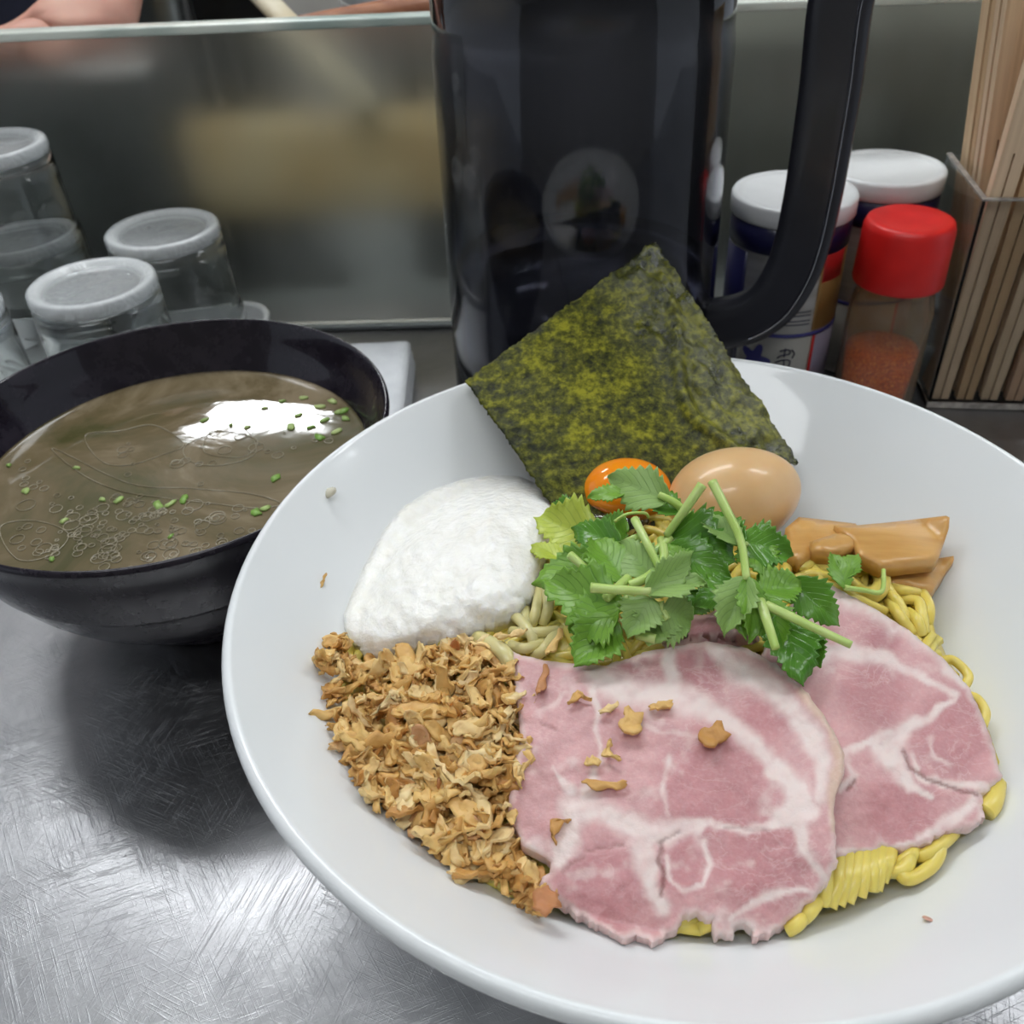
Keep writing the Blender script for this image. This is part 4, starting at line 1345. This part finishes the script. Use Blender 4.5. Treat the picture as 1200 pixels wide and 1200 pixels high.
hp += [top + np.array([0, 0, 0.02]) + hd * 0.002, top + np.array([0, 0, 0.036]) - hd * 0.006, np.array([JC[0], JC[1], 0]) + hd * 0.085 + np.array([0, 0, top[2] + 0.045]), np.array([JC[0], JC[1], 0]) + hd * 0.064 + np.array([0, 0, top[2] + 0.046])]
hp[0] = np.array([JC[0], JC[1], 0]) + hd * 0.0655 + np.array([0, 0, hp[0][2]])
hp = np.array(catmull(hp, 6))
V, F = [], []
ring = []
w_r, w_t, rb = 0.0124, 0.0072, 0.003
for q in range(20):                      # rounded rectangle section
    a = 2 * math.pi * q / 20
    c, s = math.cos(a), math.sin(a)
    e = (abs(c) ** 5 + abs(s) ** 5) ** (-1 / 5)
    ring.append((c * e * w_r, s * e * w_t))
m = len(hp)
for i in range(m):
    t = hp[min(i + 1, m - 1)] - hp[max(i - 1, 0)]; t /= np.linalg.norm(t)
    r_ = np.cross(hn, t); r_ /= np.linalg.norm(r_)
    for (a, b) in ring:
        V.append(hp[i] + r_ * a + hn * b - np.array([JC[0], JC[1], 0]))
for i in range(m - 1):
    for j in range(20):
        F.append((i * 20 + j, i * 20 + (j + 1) % 20, (i + 1) * 20 + (j + 1) % 20, (i + 1) * 20 + j))
F += [tuple(range(19, -1, -1)), tuple((m - 1) * 20 + j for j in range(20))]
h_o = obj('handle', V, F, MAT['handle'], jug)
# moulded ridge along the outer side of the handle
V2, F2 = [], []
P = []
for i in range(m):
    t = hp[min(i + 1, m - 1)] - hp[max(i - 1, 0)]; t /= np.linalg.norm(t)
    r_ = np.cross(hn, t); r_ /= np.linalg.norm(r_)
    sgn = 1 if r_ @ hd > 0 else -1
    P.append(hp[i] + r_ * sgn * 0.0078 - hn * 0.0070 - np.array([JC[0], JC[1], 0]))
V2, F2 = tube(P[6:], 0.0007, 8)
obj('moulded_ridge', V2, F2, MAT['smoked'], h_o)

# ================================================================== pepper cans
def arc_strip(r, a0, a1, z0, z1, n=16, th=0.0003):
    V, F = [], []
    for i in range(n + 1):
        a = a0 + (a1 - a0) * i / n
        for rr_ in (r, r + th):
            for z in (z0, z1):
                V.append((rr_ * math.cos(a), rr_ * math.sin(a), z))
    for i in range(n):
        b = i * 4
        F += [(b + 2, b + 6, b + 7, b + 3), (b + 1, b + 3, b + 7, b + 5), (b, b + 4, b + 6, b + 2), (b, b + 1, b + 5, b + 4)]
    F += [(0, 2, 3, 1), (n * 4, n * 4 + 1, n * 4 + 3, n * 4 + 2)]
    return V, F


def curved_shape(r, pts, th=0.0004):
    """flat print outline (angle*r, z) wrapped on a cylinder; fan from its centre"""
    c = np.mean(np.array(pts), axis=0)
    allp = [c] + list(map(np.array, pts))
    V = [((r + th) * math.cos(p[0] / r), (r + th) * math.sin(p[0] / r), p[1]) for p in allp]
    n = len(pts)
    F = [(0, 1 + i, 1 + (i + 1) % n) for i in range(n)]
    return V, F


def stroke(r, pts, w=0.0006, th=0.0004):
    P = [((r + th) * math.cos(a / r), (r + th) * math.sin(a / r), z) for a, z in pts]
    return tube(catmull([np.array(p) for p in P], 4), w, 6, flat=1.0)


def can(cx, cy, r, h, label, prints):
    t = empty('pepper_can', (cx, cy, 0))
    tag(t, label, 'can')
    V, F = lathe([(0, 0.0006), (r - 0.003, 0.0006), (r - 0.001, 0.0012), (r - 0.0005, 0.003), (r - 0.0008, 0.005), (r - 0.0008, h - 0.012), (r - 0.0012, h - 0.010), (0, h - 0.010)], 80)
    obj('tin_body', V, F, MAT['tin'], t)
    V, F = lathe([(r - 0.004, h - 0.0098), (r, h - 0.0098), (r + 0.0006, h - 0.009), (r + 0.0006, h - 0.0015), (r - 0.0002, h - 0.0003), (r - 0.003, h), (r - 0.0036, h - 0.0008), (r - 0.006, h - 0.0011), (0.004, h - 0.0011), (0, h - 0.0011)], 80)
    obj('lid', V, F, MAT['white_plastic'], t)
    V, F = lathe([(r - 0.0008, h - 0.0235), (r - 0.0003, h - 0.0233), (r - 0.0003, h - 0.0101), (r - 0.0008, h - 0.0100)], 80)
    obj('navy_band', V, F, MAT['navy'], t)
    rr_ = r - 0.0008
    F0 = math.atan2(-cy, -cx)               # faces the seat
    def A(d):                               # degrees from the side facing the seat, + to the seat's right
        return F0 + math.radians(d)
    V, F = arc_strip(rr_, A(-180), A(-38), 0.006, h - 0.0245, 30)
    obj('dark_panel', V, F, MAT['navy'], t)
    V, F = arc_strip(rr_, A(38), A(95), 0.046, h - 0.024, 16)
    obj('gold_panel', V, F, MAT['gold_print'], t)
    V, F = arc_strip(rr_ + 0.0002, A(40), A(70), h - 0.038, h - 0.0236, 10)
    obj('red_flag', V, F, MAT['red_print'], t)
    V, F = lathe([(rr_, 0.0430), (rr_ + 0.0005, 0.0431), (rr_ + 0.0005, 0.0449), (rr_, 0.0450)], 80)
    obj('blue_line', V, F, MAT['blue_print'], t)
    V, F = arc_strip(rr_, A(-37), A(40), 0.006, 0.0425, 20)
    lp = obj('label_panel', V, F, MAT['label_print'], t)
    V, F = arc_strip(rr_, A(44), A(90), 0.006, 0.0425, 14)
    obj('violet_panel', V, F, MAT['violet_print'], t)
    V, F = arc_strip(rr_ + 0.0002, A(40.5), A(44), 0.004, 0.0428, 3)
    obj('red_line', V, F, MAT['red_print'], t)
    if prints:
        R = rr_ + 0.0003
        c0 = (F0 + math.radians(-16)) * R
        fl = []
        for i in range(40):
            a = 2 * math.pi * i / 40
            q = 0.0065 + 0.0022 * math.cos(5 * a)
            fl.append((c0 + q * math.cos(a), 0.029 + 1.15 * q * math.sin(a)))
        V, F = curved_shape(R, fl)
        obj('flower_emblem', V, F, MAT['blue_print'], lp)
        c1 = (F0 + math.radians(13)) * R
        sh = [[(-3, 12), (2, 13), (3, 10), (-2, 9), (-4, 7)], [(0, 14), (0, 8)], [(4, 13), (6, 10), (5, 7)], [(-5, 4), (0, 6), (4, 5), (3, 1), (-3, 0), (-4, 3)], [(0, 6), (1, 0)], [(-4, -3), (3, -2), (4, -5)], [(-2, -1), (-3, -7)], [(1, -3), (2, -8), (5, -7)], [(-5, -10), (0, -9), (5, -11)], [(-1, -9), (-2, -13)]]
        for s_ in sh:
            V, F = stroke(R, [(c1 + p[0] * 0.00085, 0.0255 + p[1] * 0.00085) for p in s_], 0.00035)
            obj('lettering', V, F, MAT['navy'], lp)
        for z in (0.0500, 0.0520, 0.0550, 0.0570):
            V, F = arc_strip(rr_, A(4), A(34), z, z + 0.0005, 8)
            obj('print_line', V, F, MAT['navy'], t)
    return t


can(0.1497, 0.4617, 0.0303, 0.110, 'pepper can with soiled white lid beside the jug handle', True)
can(0.2055, 0.4890, 0.0292, 0.110, 'pepper can with clean white lid behind the red-capped bottle', False)

# ================================================================== chili bottle
SPX, SPY = 0.1973, 0.4300
sp = empty('chili_bottle', (SPX, SPY, 0))
tag(sp, 'small glass chili powder bottle with ribbed red cap', 'bottle')
V, F = lathe([(0, 0.0006), (0.0185, 0.0006), (0.0205, 0.002), (0.0208, 0.006), (0.0205, 0.060), (0.0190, 0.068), (0.0178, 0.071), (0.0178, 0.082), (0.0165, 0.082), (0.0165, 0.071), (0.0188, 0.060), (0.0192, 0.006), (0.017, 0.003), (0, 0.003)], 64)
obj('glass_body', V, F, MAT['dusty_glass'], sp)
V, F = lathe([(0, 0.0034), (0.0165, 0.0034), (0.0188, 0.0064), (0.0186, 0.036), (0.012, 0.038), (0.0, 0.0365)], 56)
obj('chili_powder', V, F, MAT['chili'], sp)
V, F = lathe([(0.0180, 0.0735), (0.0212, 0.0735), (0.0216, 0.0745), (0.0210, 0.1010), (0.0200, 0.1040), (0.0185, 0.1048), (0.012, 0.1032), (0, 0.1022)], 96, wob=lambda a, z: 0.008 * (math.cos(48 * a) > 0) if 0.074 < z < 0.102 else 0)
obj('cap', V, F, MAT['red_plastic'], sp)

# ================================================================== chopstick box
BX, BY = 0.2270, 0.4254
BA = math.atan2(-0.0075, 0.0497)
bxo = empty('chopstick_box', (BX, BY, 0), BA)
tag(bxo, 'clear acrylic box packed with wooden chopsticks', 'box')
BWX, BDY, BH, BT = 0.105, 0.068, 0.113, 0.0022
for nm, b in (('front_panel', (0, BWX, 0, BT, 0.003, BH)), ('back_panel', (0, BWX, BDY - BT, BDY, 0.003, BH)), ('side_panel', (0, BT, BT + 0.0001, BDY - BT - 0.0001, 0.003, BH)), ('side_panel', (BWX - BT, BWX, BT + 0.0001, BDY - BT - 0.0001, 0.003, BH)), ('bottom_panel', (0, BWX, 0, BDY, 0.0005, 0.0029))):
    box_obj(nm, b, MAT['acrylic'], bxo)
for nm, b in (('top_edge', (-0.0002, BWX, -0.0002, BT + 0.0002, BH + 0.0001, BH + 0.0010)), ('top_edge', (-0.0002, BT + 0.0002, BT + 0.0003, BDY, BH + 0.0001, BH + 0.0010)), ('bottom_edge', (-0.0003, BWX, -0.0006, -0.0001, 0.0005, 0.0040))):
    box_obj(nm, b, MAT['acrylic_edge'], bxo)

# pairs of disposable chopsticks, still joined at the top
def pair_mesh():
    parts = []
    L = 0.205
    for s in (-1, 1):
        V = []
        for z, w, d in ((0.0, 0.0019, 0.0026), (0.10, 0.0024, 0.0030), (L, 0.0028, 0.0033)):
            x0, x1 = (0.0004 if s > 0 else -0.0004 - 2 * w), (0.0004 + 2 * w if s > 0 else -0.0004)
            V += [(x0, -d, z), (x1, -d, z), (x1, d, z), (x0, d, z)]
        F = [(3, 2, 1, 0), (8, 9, 10, 11)]
        for k in (0, 4):
            for j in range(4):
                F.append((k + j, k + (j + 1) % 4, k + 4 + (j + 1) % 4, k + 4 + j))
        parts.append((V, F))
    V, F = box(-0.0005, 0.0005, -0.0030, 0.0030, 0.13, L - 0.001)
    parts.append((V, F))
    return merge(parts)


PAIR = mesh_from('chopstick_pair', *pair_mesh(), MAT['wood'], smooth=False)
rc = random.Random(4)
BM = Matrix.Translation((BX, BY, 0)) @ Matrix.Rotation(BA, 4, 'Z')
nx, ny = 8, 8
for j in range(ny):
    for i in range(nx):
        y0 = 0.0068 + j * 0.0076 + rc.uniform(-0.0003, 0.0003)
        z0 = 0.0032
        if j < 3:                # front rows lean towards the far end of the box
            x0 = 0.0072 + i * 0.0126
            lx = (0.02, 0.13, 0.20)[j] + rc.uniform(-0.003, 0.003)
            if x0 + 0.113 * math.tan(lx) > BWX - 0.0095:
                continue
            lab, grp = 'wooden chopstick pair slanting in the front rows of the box', 'slanting chopsticks'
        else:
            x0 = 0.0225 + i * 0.0126
            if x0 > BWX - 0.008:
                continue
            lx = -0.105 + rc.uniform(-0.002, 0.002)
            lab, grp = 'wooden chopstick pair standing in the rear rows of the box', 'upright chopsticks'
        o = bpy.data.objects.new('chopstick_pair', PAIR)
        COL.objects.link(o)
        o.matrix_world = BM @ Matrix.Translation((x0, y0, z0 + 0.0005)) @ Matrix.Rotation(lx, 4, 'Y') @ Matrix.Rotation(rc.uniform(-0.03, 0.03), 4, 'Z')
        tag(o, lab, 'chopsticks', grp)

# ================================================================== tray with upturned glasses, towel
TX0, TX1, TY0, TY1 = -0.40, -0.1430, 0.402, 0.5540
def rrect(x0, x1, y0, y1, r, n=8):
    P = []
    for cx, cy, a0 in ((x1 - r, y1 - r, 0), (x0 + r, y1 - r, 90), (x0 + r, y0 + r, 180), (x1 - r, y0 + r, 270)):
        for i in range(n + 1):
            a = math.radians(a0 + 90 * i / n)
            P.append((cx + r * math.cos(a), cy + r * math.sin(a)))
    return P


tray = empty('glass_tray', ((TX0 + TX1) / 2, (TY0 + TY1) / 2, 0))
tag(tray, 'white plastic tray holding the upturned glasses', 'tray')
tc = np.array([(TX0 + TX1) / 2, (TY0 + TY1) / 2])
rings = []
for ins, z in ((0.007, 0.0005), (0.003, 0.005), (0.0005, 0.0200), (0.0, 0.0225), (0.0006, 0.0240), (0.0028, 0.0240), (0.0036, 0.0225), (0.0052, 0.0060), (0.008, 0.0045)):
    rings.append([(p[0] - tc[0], p[1] - tc[1], z) for p in rrect(TX0 + ins, TX1 - ins, TY0 + ins, TY1 - ins, 0.022)])
V = [p for r_ in rings for p in r_]
n = len(rings[0])
F = [(k * n + i, k * n + (i + 1) % n, (k + 1) * n + (i + 1) % n, (k + 1) * n + i) for k in range(len(rings) - 1) for i in range(n)]
F += [tuple(range(n - 1, -1, -1)), tuple((len(rings) - 1) * n + i for i in range(n))]
obj('tray_body', V, F, MAT['white_plastic'], tray)
TZ = 0.0050
g_out = [(0.0333, 0.0), (0.0342, 0.0003), (0.0350, 0.0010), (0.0348, 0.015), (0.0344, 0.0285), (0.0336, 0.0310), (0.0326, 0.0325), (0.0323, 0.045), (0.0319, 0.070), (0.0315, 0.0725), (0.0300, 0.0727)]
g_in = [(0.0298, 0.0710), (0.0301, 0.060), (0.0303, 0.0345), (0.0312, 0.0325), (0.0324, 0.0300), (0.0329, 0.015), (0.0333, 0.0)]
GV, GF = lathe(g_out + [(0.0, 0.0727), (0.0, 0.0710)] + g_in, 72)
G_ME = mesh_from('tumbler_wall', GV, GF, MAT['glass'])
bV, bF = lathe([(0.0, 0.0728), (0.0300, 0.0728), (0.0314, 0.0732), (0.0320, 0.0760), (0.0316, 0.0792), (0.0300, 0.0803), (0.0272, 0.0800), (0.0255, 0.0780), (0.015, 0.0772), (0.0, 0.0775)], 72)
B_ME = mesh_from('thick_base', bV, bF, MAT['glass_base'])


def tumbler(x, y, z, label):
    t = empty('tumbler', (x, y, z))
    tag(t, label, 'glass', 'upturned tumblers')
    for nm, me in (('wall', G_ME), ('thick_base', B_ME)):
        o = bpy.data.objects.new(nm, me)
        COL.objects.link(o)
        o.parent = t


zt = TZ + 0.0803
pa, pb, pc, pd = at(187, 266, zt), at(107, 328, zt), at(20, 273, zt), at(-66, 360, zt)
tumbler(pa[0] + 0.001, pa[1], TZ, 'single upturned tumbler at the tray corner by the screen')
tumbler(pb[0], pb[1] - 0.001, TZ, 'upturned tumbler right behind the black bowl')
tumbler(pc[0], pc[1], TZ, 'lower tumbler of the nested stack on the tray')
tumbler(pc[0], pc[1], TZ + 0.0495, 'upper tumbler capping the nested stack')
tumbler(min(pd[0], pb[0] - 0.071), pd[1], TZ, 'upturned tumbler in front of the nested stack')

tw = empty('folded_towel', (-0.096, 0.452, 0))
tag(tw, 'folded white towel lying behind the black bowl', 'towel')
for k in range(3):
    z0, z1 = 0.0006 + k * 0.0064, 0.0006 + k * 0.0064 + 0.0062
    V, F = [], []
    nn = 26
    ins = 0.0012 * k
    X = np.linspace(-0.047 + ins, 0.043 - ins * 0.5, nn); Y = np.linspace(-0.045 + ins, 0.050 - ins, nn)
    for s, zz in ((1, z1), (-1, z0)):
        for i in range(nn):
            for j in range(nn):
                u, v = 2 * i / (nn - 1) - 1, 2 * j / (nn - 1) - 1
                e = max(abs(u), abs(v))
                rad = (1 - max(0, (e - 0.88) / 0.12) ** 2) ** 0.5 if e < 1 else 0.0
                cx = X[i]; cy = Y[j]
                # rounded corners
                du, dv = max(0, abs(u) - 0.8) / 0.2, max(0, abs(v) - 0.8) / 0.2
                q = max(1.0, math.hypot(du, dv) if du > 0 and dv > 0 else 0)
                sh = 1 - 0.06 * max(0, math.hypot(du, dv) - 1)
                mid = (z0 + z1) / 2
                V.append((cx * sh, cy * sh, mid + (zz - mid) * (0.25 + 0.75 * rad) + (0.0012 * (float(fbm(i * 0.3 + k * 9, j * 0.3)) - 0.5) if s > 0 and k == 2 else 0)))
    N2 = nn * nn
    for i in range(nn - 1):
        for j in range(nn - 1):
            a = i * nn + j
            F += [(a, a + nn, a + nn + 1, a + 1), (a + N2, a + N2 + 1, a + N2 + nn + 1, a + N2 + nn)]
    for i in range(nn - 1):
        for a, b in (((i + 1) * nn, i * nn), (i * nn + nn - 1, (i + 1) * nn + nn - 1), (i, i + 1), ((nn - 1) * nn + i + 1, (nn - 1) * nn + i)):
            F.append((a, b, b + N2, a + N2))
    obj('fold', V, F, MAT['towel'], tw)

# ================================================================== kitchen side: cook, pots, utensils
def scr(px, py, y):
    d = ray(px, py); t = y / d[1]
    return np.array([d[0] * t, y, H + d[2] * t])


def pot(name, label, x, y, r, h, mat, cat='pot'):
    t = empty(name, (x, y, 0.0))
    tag(t, label, cat)
    V, F = lathe([(0, 0.0008), (r - 0.006, 0.0008), (r, 0.006), (r, h - 0.004), (r + 0.004, h - 0.002), (r + 0.004, h), (r - 0.002, h), (r - 0.003, h - 0.004), (r - 0.003, 0.009), (0, 0.005)], 56)
    obj('pot_body', V, F, mat, t)
    for s in (-1, 1):
        P = catmull([np.array((s * (r - 0.001), -0.02, h * 0.75)), np.array((s * (r + 0.018), -0.016, h * 0.76)), np.array((s * (r + 0.018), 0.016, h * 0.76)), np.array((s * (r - 0.001), 0.02, h * 0.75))], 5)
        V, F = tube(P, 0.003, 8)
        obj('handle', V, F, mat, t)
    return t


q = scr(182, 10, 0.78)
t = empty('steel_canister', (q[0], 0.78, 0)); tag(t, 'slim dented steel canister on the kitchen worktop by the cook', 'canister')
V, F = lathe([(0, 0.0008), (0.024, 0.0008), (0.027, 0.004), (0.027, 0.185), (0.029, 0.187), (0.029, 0.190), (0.025, 0.190), (0.025, 0.006), (0, 0.004)], 48)
obj('canister_body', V, F, MAT['pot_steel'], t)
q = scr(256, 10, 0.86)
pot('iron_pot', 'black iron pot on the kitchen worktop', q[0] + 0.004, 0.862, 0.045, 0.165, MAT['black'])
for x, w, lab in ((0.20, 0.075, 'olive grey box added to darken the screen next to the jug'), (0.40, 0.10, 'wide olive grey box added to darken the screen at the chopsticks')):  # boxes added behind the frosted pane to darken its right side
    t = empty('darkening_box', (x, 0.73, 0)); tag(t, lab, 'darkening box', 'boxes added to darken the screen')
    box_obj('box_body', (-w, w, -0.07, 0.07, 0.0006, 0.13), MAT['olive'], t, 0.006)
    box_obj('box_lid', (-w - 0.003, w + 0.003, -0.073, 0.073, 0.1305, 0.142), MAT['olive'], t, 0.004)
sb = empty('food_container', (-0.285, 0.655, 0)); tag(sb, 'steel food container under the hand of the cook', 'container')
ox = scr(75, 44, 0.655)
box_obj('container_body', (-0.10, 0.075, -0.030, 0.030, 0.0006, ox[2] - 0.016), MAT['dark_steel'], sb, 0.004)
box_obj('container_lid', (-0.103, 0.078, -0.033, 0.033, ox[2] - 0.0155, ox[2] - 0.011), MAT['pot_steel'], sb, 0.002)
q = scr(480, 8, 0.86)
t = empty('steel_pan', (q[0] + 0.035, 0.85, 0)); tag(t, 'shallow steel pan with brown wooden handle on the kitchen worktop', 'pan')
V, F = lathe([(0, 0.10), (0.07, 0.10), (0.085, 0.115), (0.09, 0.145), (0.088, 0.145), (0.083, 0.117), (0.069, 0.103), (0, 0.103)], 56)
obj('pan_body', V, F, MAT['pot_steel'], t)
V, F = lathe([(0, 0.0005), (0.065, 0.0005), (0.065, 0.0995), (0, 0.0995)], 40)
obj('stand', V, F, MAT['dark_steel'], t)
h0, h1, h2 = scr(352, 30, 0.70), scr(430, 20, 0.73), scr(530, 6, 0.77)
V, F = tube(catmull([h0 - t.location, h1 - t.location, h2 - t.location, np.array((0.02, -0.05, 0.13))], 6), [0.006 + 0.004 * min(1, i / 8) for i in range(19)], 12)
obj('wooden_handle', V, F, MAT['brown_wood'], t)
a, b = scr(300, -12, 0.74), scr(350, 40, 0.70)
b2 = a + (b - a) * 2.6
V, F = tube([a + (a - b) * 2, a, b, b2], [0.009, 0.009, 0.0095, 0.011], 12, flat=0.6)
tag(obj('wooden_paddle', V, F, MAT['pale_wood']), 'pale wooden paddle leaning behind the screen', 'paddle')
q0, q1 = scr(235, 262, 0.65), scr(515, 135, 0.65)
cb = empty('cutting_board', ((q0[0] + q1[0]) / 2, 0.662, 0)); tag(cb, 'beige cutting board standing behind the frosted screen', 'cutting board')
bw = (q1[0] - q0[0]) / 2
box_obj('board', (-bw, bw + 0.03, -0.006, 0.006, max(q0[2], 0.03), q1[2]), MAT['beige'], cb, 0.003)
for x in (-bw + 0.01, bw - 0.03):
    box_obj('foot', (x, x + 0.02, -0.012, 0.012, 0.0005, max(q0[2], 0.03) - 0.0003), MAT['dark_steel'], cb)
# cook: one continuous body
CK = np.array([-0.50, 1.11, -0.85])
ck = empty('person', CK)
tag(ck, 'cook in dark navy shirt with one hand on the worktop', 'person')
J = {'pelvis': (0, 0, 0.93), 'belly': (0, -0.01, 1.06), 'chest': (0, 0, 1.25), 'neck': (0, 0, 1.43), 'head': (0, -0.02, 1.53), 'crown': (0, -0.015, 1.64),
     'shL': (0.18, 0, 1.36), 'elL': (0.262, -0.09, 1.14), 'wrL': (0.245, -0.33, 1.032), 'paL': (0.20, -0.385, 1.013),
     'shR': (-0.18, 0, 1.36), 'elR': (-0.24, -0.03, 1.08), 'wrR': (-0.20, -0.20, 0.95), 'paR': (-0.18, -0.26, 0.93),
     'hiL': (0.09, 0, 0.88), 'knL': (0.10, -0.01, 0.48), 'anL': (0.10, 0.02, 0.08), 'toL': (0.11, -0.13, 0.03),
     'hiR': (-0.09, 0, 0.88), 'knR': (-0.10, -0.01, 0.48), 'anR': (-0.10, 0.02, 0.08), 'toR': (-0.11, -0.13, 0.03)}
RAD = {'pelvis': (0.15, 0.11), 'belly': (0.15, 0.115), 'chest': (0.16, 0.12), 'neck': (0.055, 0.055), 'head': (0.075, 0.09), 'crown': (0.055, 0.065), 'sh': (0.065, 0.065), 'el': (0.042, 0.042), 'wr': (0.028, 0.024), 'pa': (0.036, 0.017), 'hi': (0.09, 0.09), 'kn': (0.06, 0.06), 'an': (0.042, 0.042), 'to': (0.04, 0.03)}
E_ = [('pelvis', 'belly'), ('belly', 'chest'), ('chest', 'neck'), ('neck', 'head'), ('head', 'crown')]
for s in 'LR':
    E_ += [('chest', 'sh' + s), ('sh' + s, 'el' + s), ('el' + s, 'wr' + s), ('wr' + s, 'pa' + s), ('pelvis', 'hi' + s), ('hi' + s, 'kn' + s), ('kn' + s, 'an' + s), ('an' + s, 'to' + s)]
J['wrL'] = tuple(scr(122, 18, 0.672) - CK); J['elL'] = tuple(np.array(J['wrL']) + np.array([-0.015, 0.19, 0.115])); J['paL'] = tuple(scr(88, 36, 0.664) - CK)
RAD['wr'] = (0.024, 0.021); RAD['pa'] = (0.026, 0.014)
# fingers: left hand lies spread on a board edge, right hand relaxed
_pl = np.array(J['paL'])
_d = scr(20, 44, 0.655) - scr(88, 36, 0.664); _d /= np.linalg.norm(_d)
FIN = {'L': []}
for i_, (yy, ln) in enumerate(((-0.021, 0.85), (-0.007, 1.0), (0.007, 0.96), (0.020, 0.75))):
    b_ = _pl + np.array([0, yy, 0.0])
    FIN['L'].append(tuple(tuple(b_ + _d * q * ln + np.array([0, yy * 0.3 * q / 0.03, 0.004 if q < 0.04 else -0.002])) for q in (0.024, 0.046, 0.064)))
FIN['L'].append(tuple(tuple(_pl + np.array([0.012, -0.018, -0.004]) + np.array([-0.012, -0.012, -0.001]) * q) for q in (0.6, 1.4, 2.1)))
FIN['R'] = [((-0.165 - 0.012 * i, -0.30, 0.92), (-0.16 - 0.013 * i, -0.335, 0.90), (-0.158 - 0.013 * i, -0.35, 0.875)) for i in range(4)] + [((-0.145, -0.25, 0.92), (-0.128, -0.28, 0.905), (-0.125, -0.30, 0.89))]
def lean(p):
    return (p[0] - 0.7 * max(0.0, p[2] - 1.0), p[1], p[2])


for k_ in ('belly', 'chest', 'neck', 'head', 'crown', 'shL', 'shR', 'elR'):
    J[k_] = lean(J[k_])
names = list(J)
Vv = [J[k] for k in names]
rads = [RAD[k] if k in RAD else RAD[k[:2]] for k in names]
Ee = [(names.index(a), names.index(b)) for a, b in E_]
for s in 'LR':
    for f in FIN[s]:
        prev = names.index('pa' + s)
        for i, p in enumerate(f):
            Vv.append(p); rads.append((0.0095 - 0.001 * i,) * 2); Ee.append((prev, len(Vv) - 1)); prev = len(Vv) - 1
me = bpy.data.meshes.new('body')
me.from_pydata(Vv, Ee, [])
body = bpy.data.objects.new('body', me)
COL.objects.link(body)
body.parent = ck
md = body.modifiers.new('skin', 'SKIN')
md.use_smooth_shade = True
if not me.skin_vertices:
    bpy.context.view_layer.objects.active = body
for i, r_ in enumerate(rads):
    me.skin_vertices[0].data[i].radius = r_
me.skin_vertices[0].data[0].use_root = True
body.modifiers.new('sub', 'SUBSURF').levels = 2
body.modifiers['sub'].render_levels = 2
me.materials.append(MAT['skin'])
# clothes: a slightly larger torso and sleeves, trousers
def cloth(name, pts, radii, mat):
    V, F = tube(catmull([np.array(p) for p in pts], 5), list(np.interp(np.linspace(0, 1, 5 * (len(pts) - 1) + 1), np.linspace(0, 1, len(radii)), radii)), 20)
    o = obj(name, V, F, mat, ck)
    return o


V, F = lathe([(0.0, 0.80), (0.19, 0.80), (0.185, 0.95), (0.178, 1.06), (0.185, 1.2), (0.20, 1.32), (0.15, 1.40), (0.075, 1.435), (0.06, 1.44)], 40)
V = [lean((v[0], v[1] * 0.74 - 0.004, v[2])) for v in V]
obj('shirt', V, F, MAT['navy_cloth'], ck)
_s, _e = np.array(J['shL']), np.array(J['elL'])
cloth('sleeve', [_s + (_s - _e) * 0.1, _s * 0.8 + _e * 0.2, _s * 0.45 + _e * 0.55], [0.075, 0.072, 0.07], MAT['navy_cloth'])
_s, _e = np.array(J['shR']), np.array(J['elR'])
cloth('sleeve', [_s + (_s - _e) * 0.1, _s * 0.8 + _e * 0.2, _s * 0.45 + _e * 0.55], [0.075, 0.072, 0.07], MAT['navy_cloth'])
for s in (-1, 1):
    cloth('trouser_leg', [(s * 0.085, 0, 0.90), (s * 0.095, 0, 0.5), (s * 0.10, 0.01, 0.07)], [0.105, 0.085, 0.07], MAT['black'])
HX = -0.7 * 0.54
V, F = ellipsoid((0.084, 0.100, 0.085), 32, 20)
V = [(x, y * 1.0 + 0.006, z + 1.585) for x, y, z in V]
V = [(x + HX, y, max(z, 1.56 + (0.0 if y > -0.03 else 0.045))) for x, y, z in V]
obj('hair', V, F, MAT['hair'], ck)
for s in (-1, 1):
    V, F = ellipsoid((0.007, 0.005, 0.006), 12, 8)
    obj('eye', [(x + HX + s * 0.030, y - 0.104, z + 1.545) for x, y, z in V], F, MAT['black'], ck)
    V, F = ellipsoid((0.008, 0.018, 0.028), 12, 10)
    obj('ear', [(x + HX + s * 0.079, y - 0.012, z + 1.535) for x, y, z in V], F, MAT['skin'], ck)
V, F = ellipsoid((0.011, 0.016, 0.020), 14, 10)
obj('nose', [(x + HX, y - 0.108, z + 1.518) for x, y, z in V], F, MAT['skin'], ck)
V, F = ellipsoid((0.022, 0.006, 0.006), 14, 8)
obj('mouth', [(x + HX, y - 0.101, z + 1.482) for x, y, z in V], F, MAT['red_print'], ck)
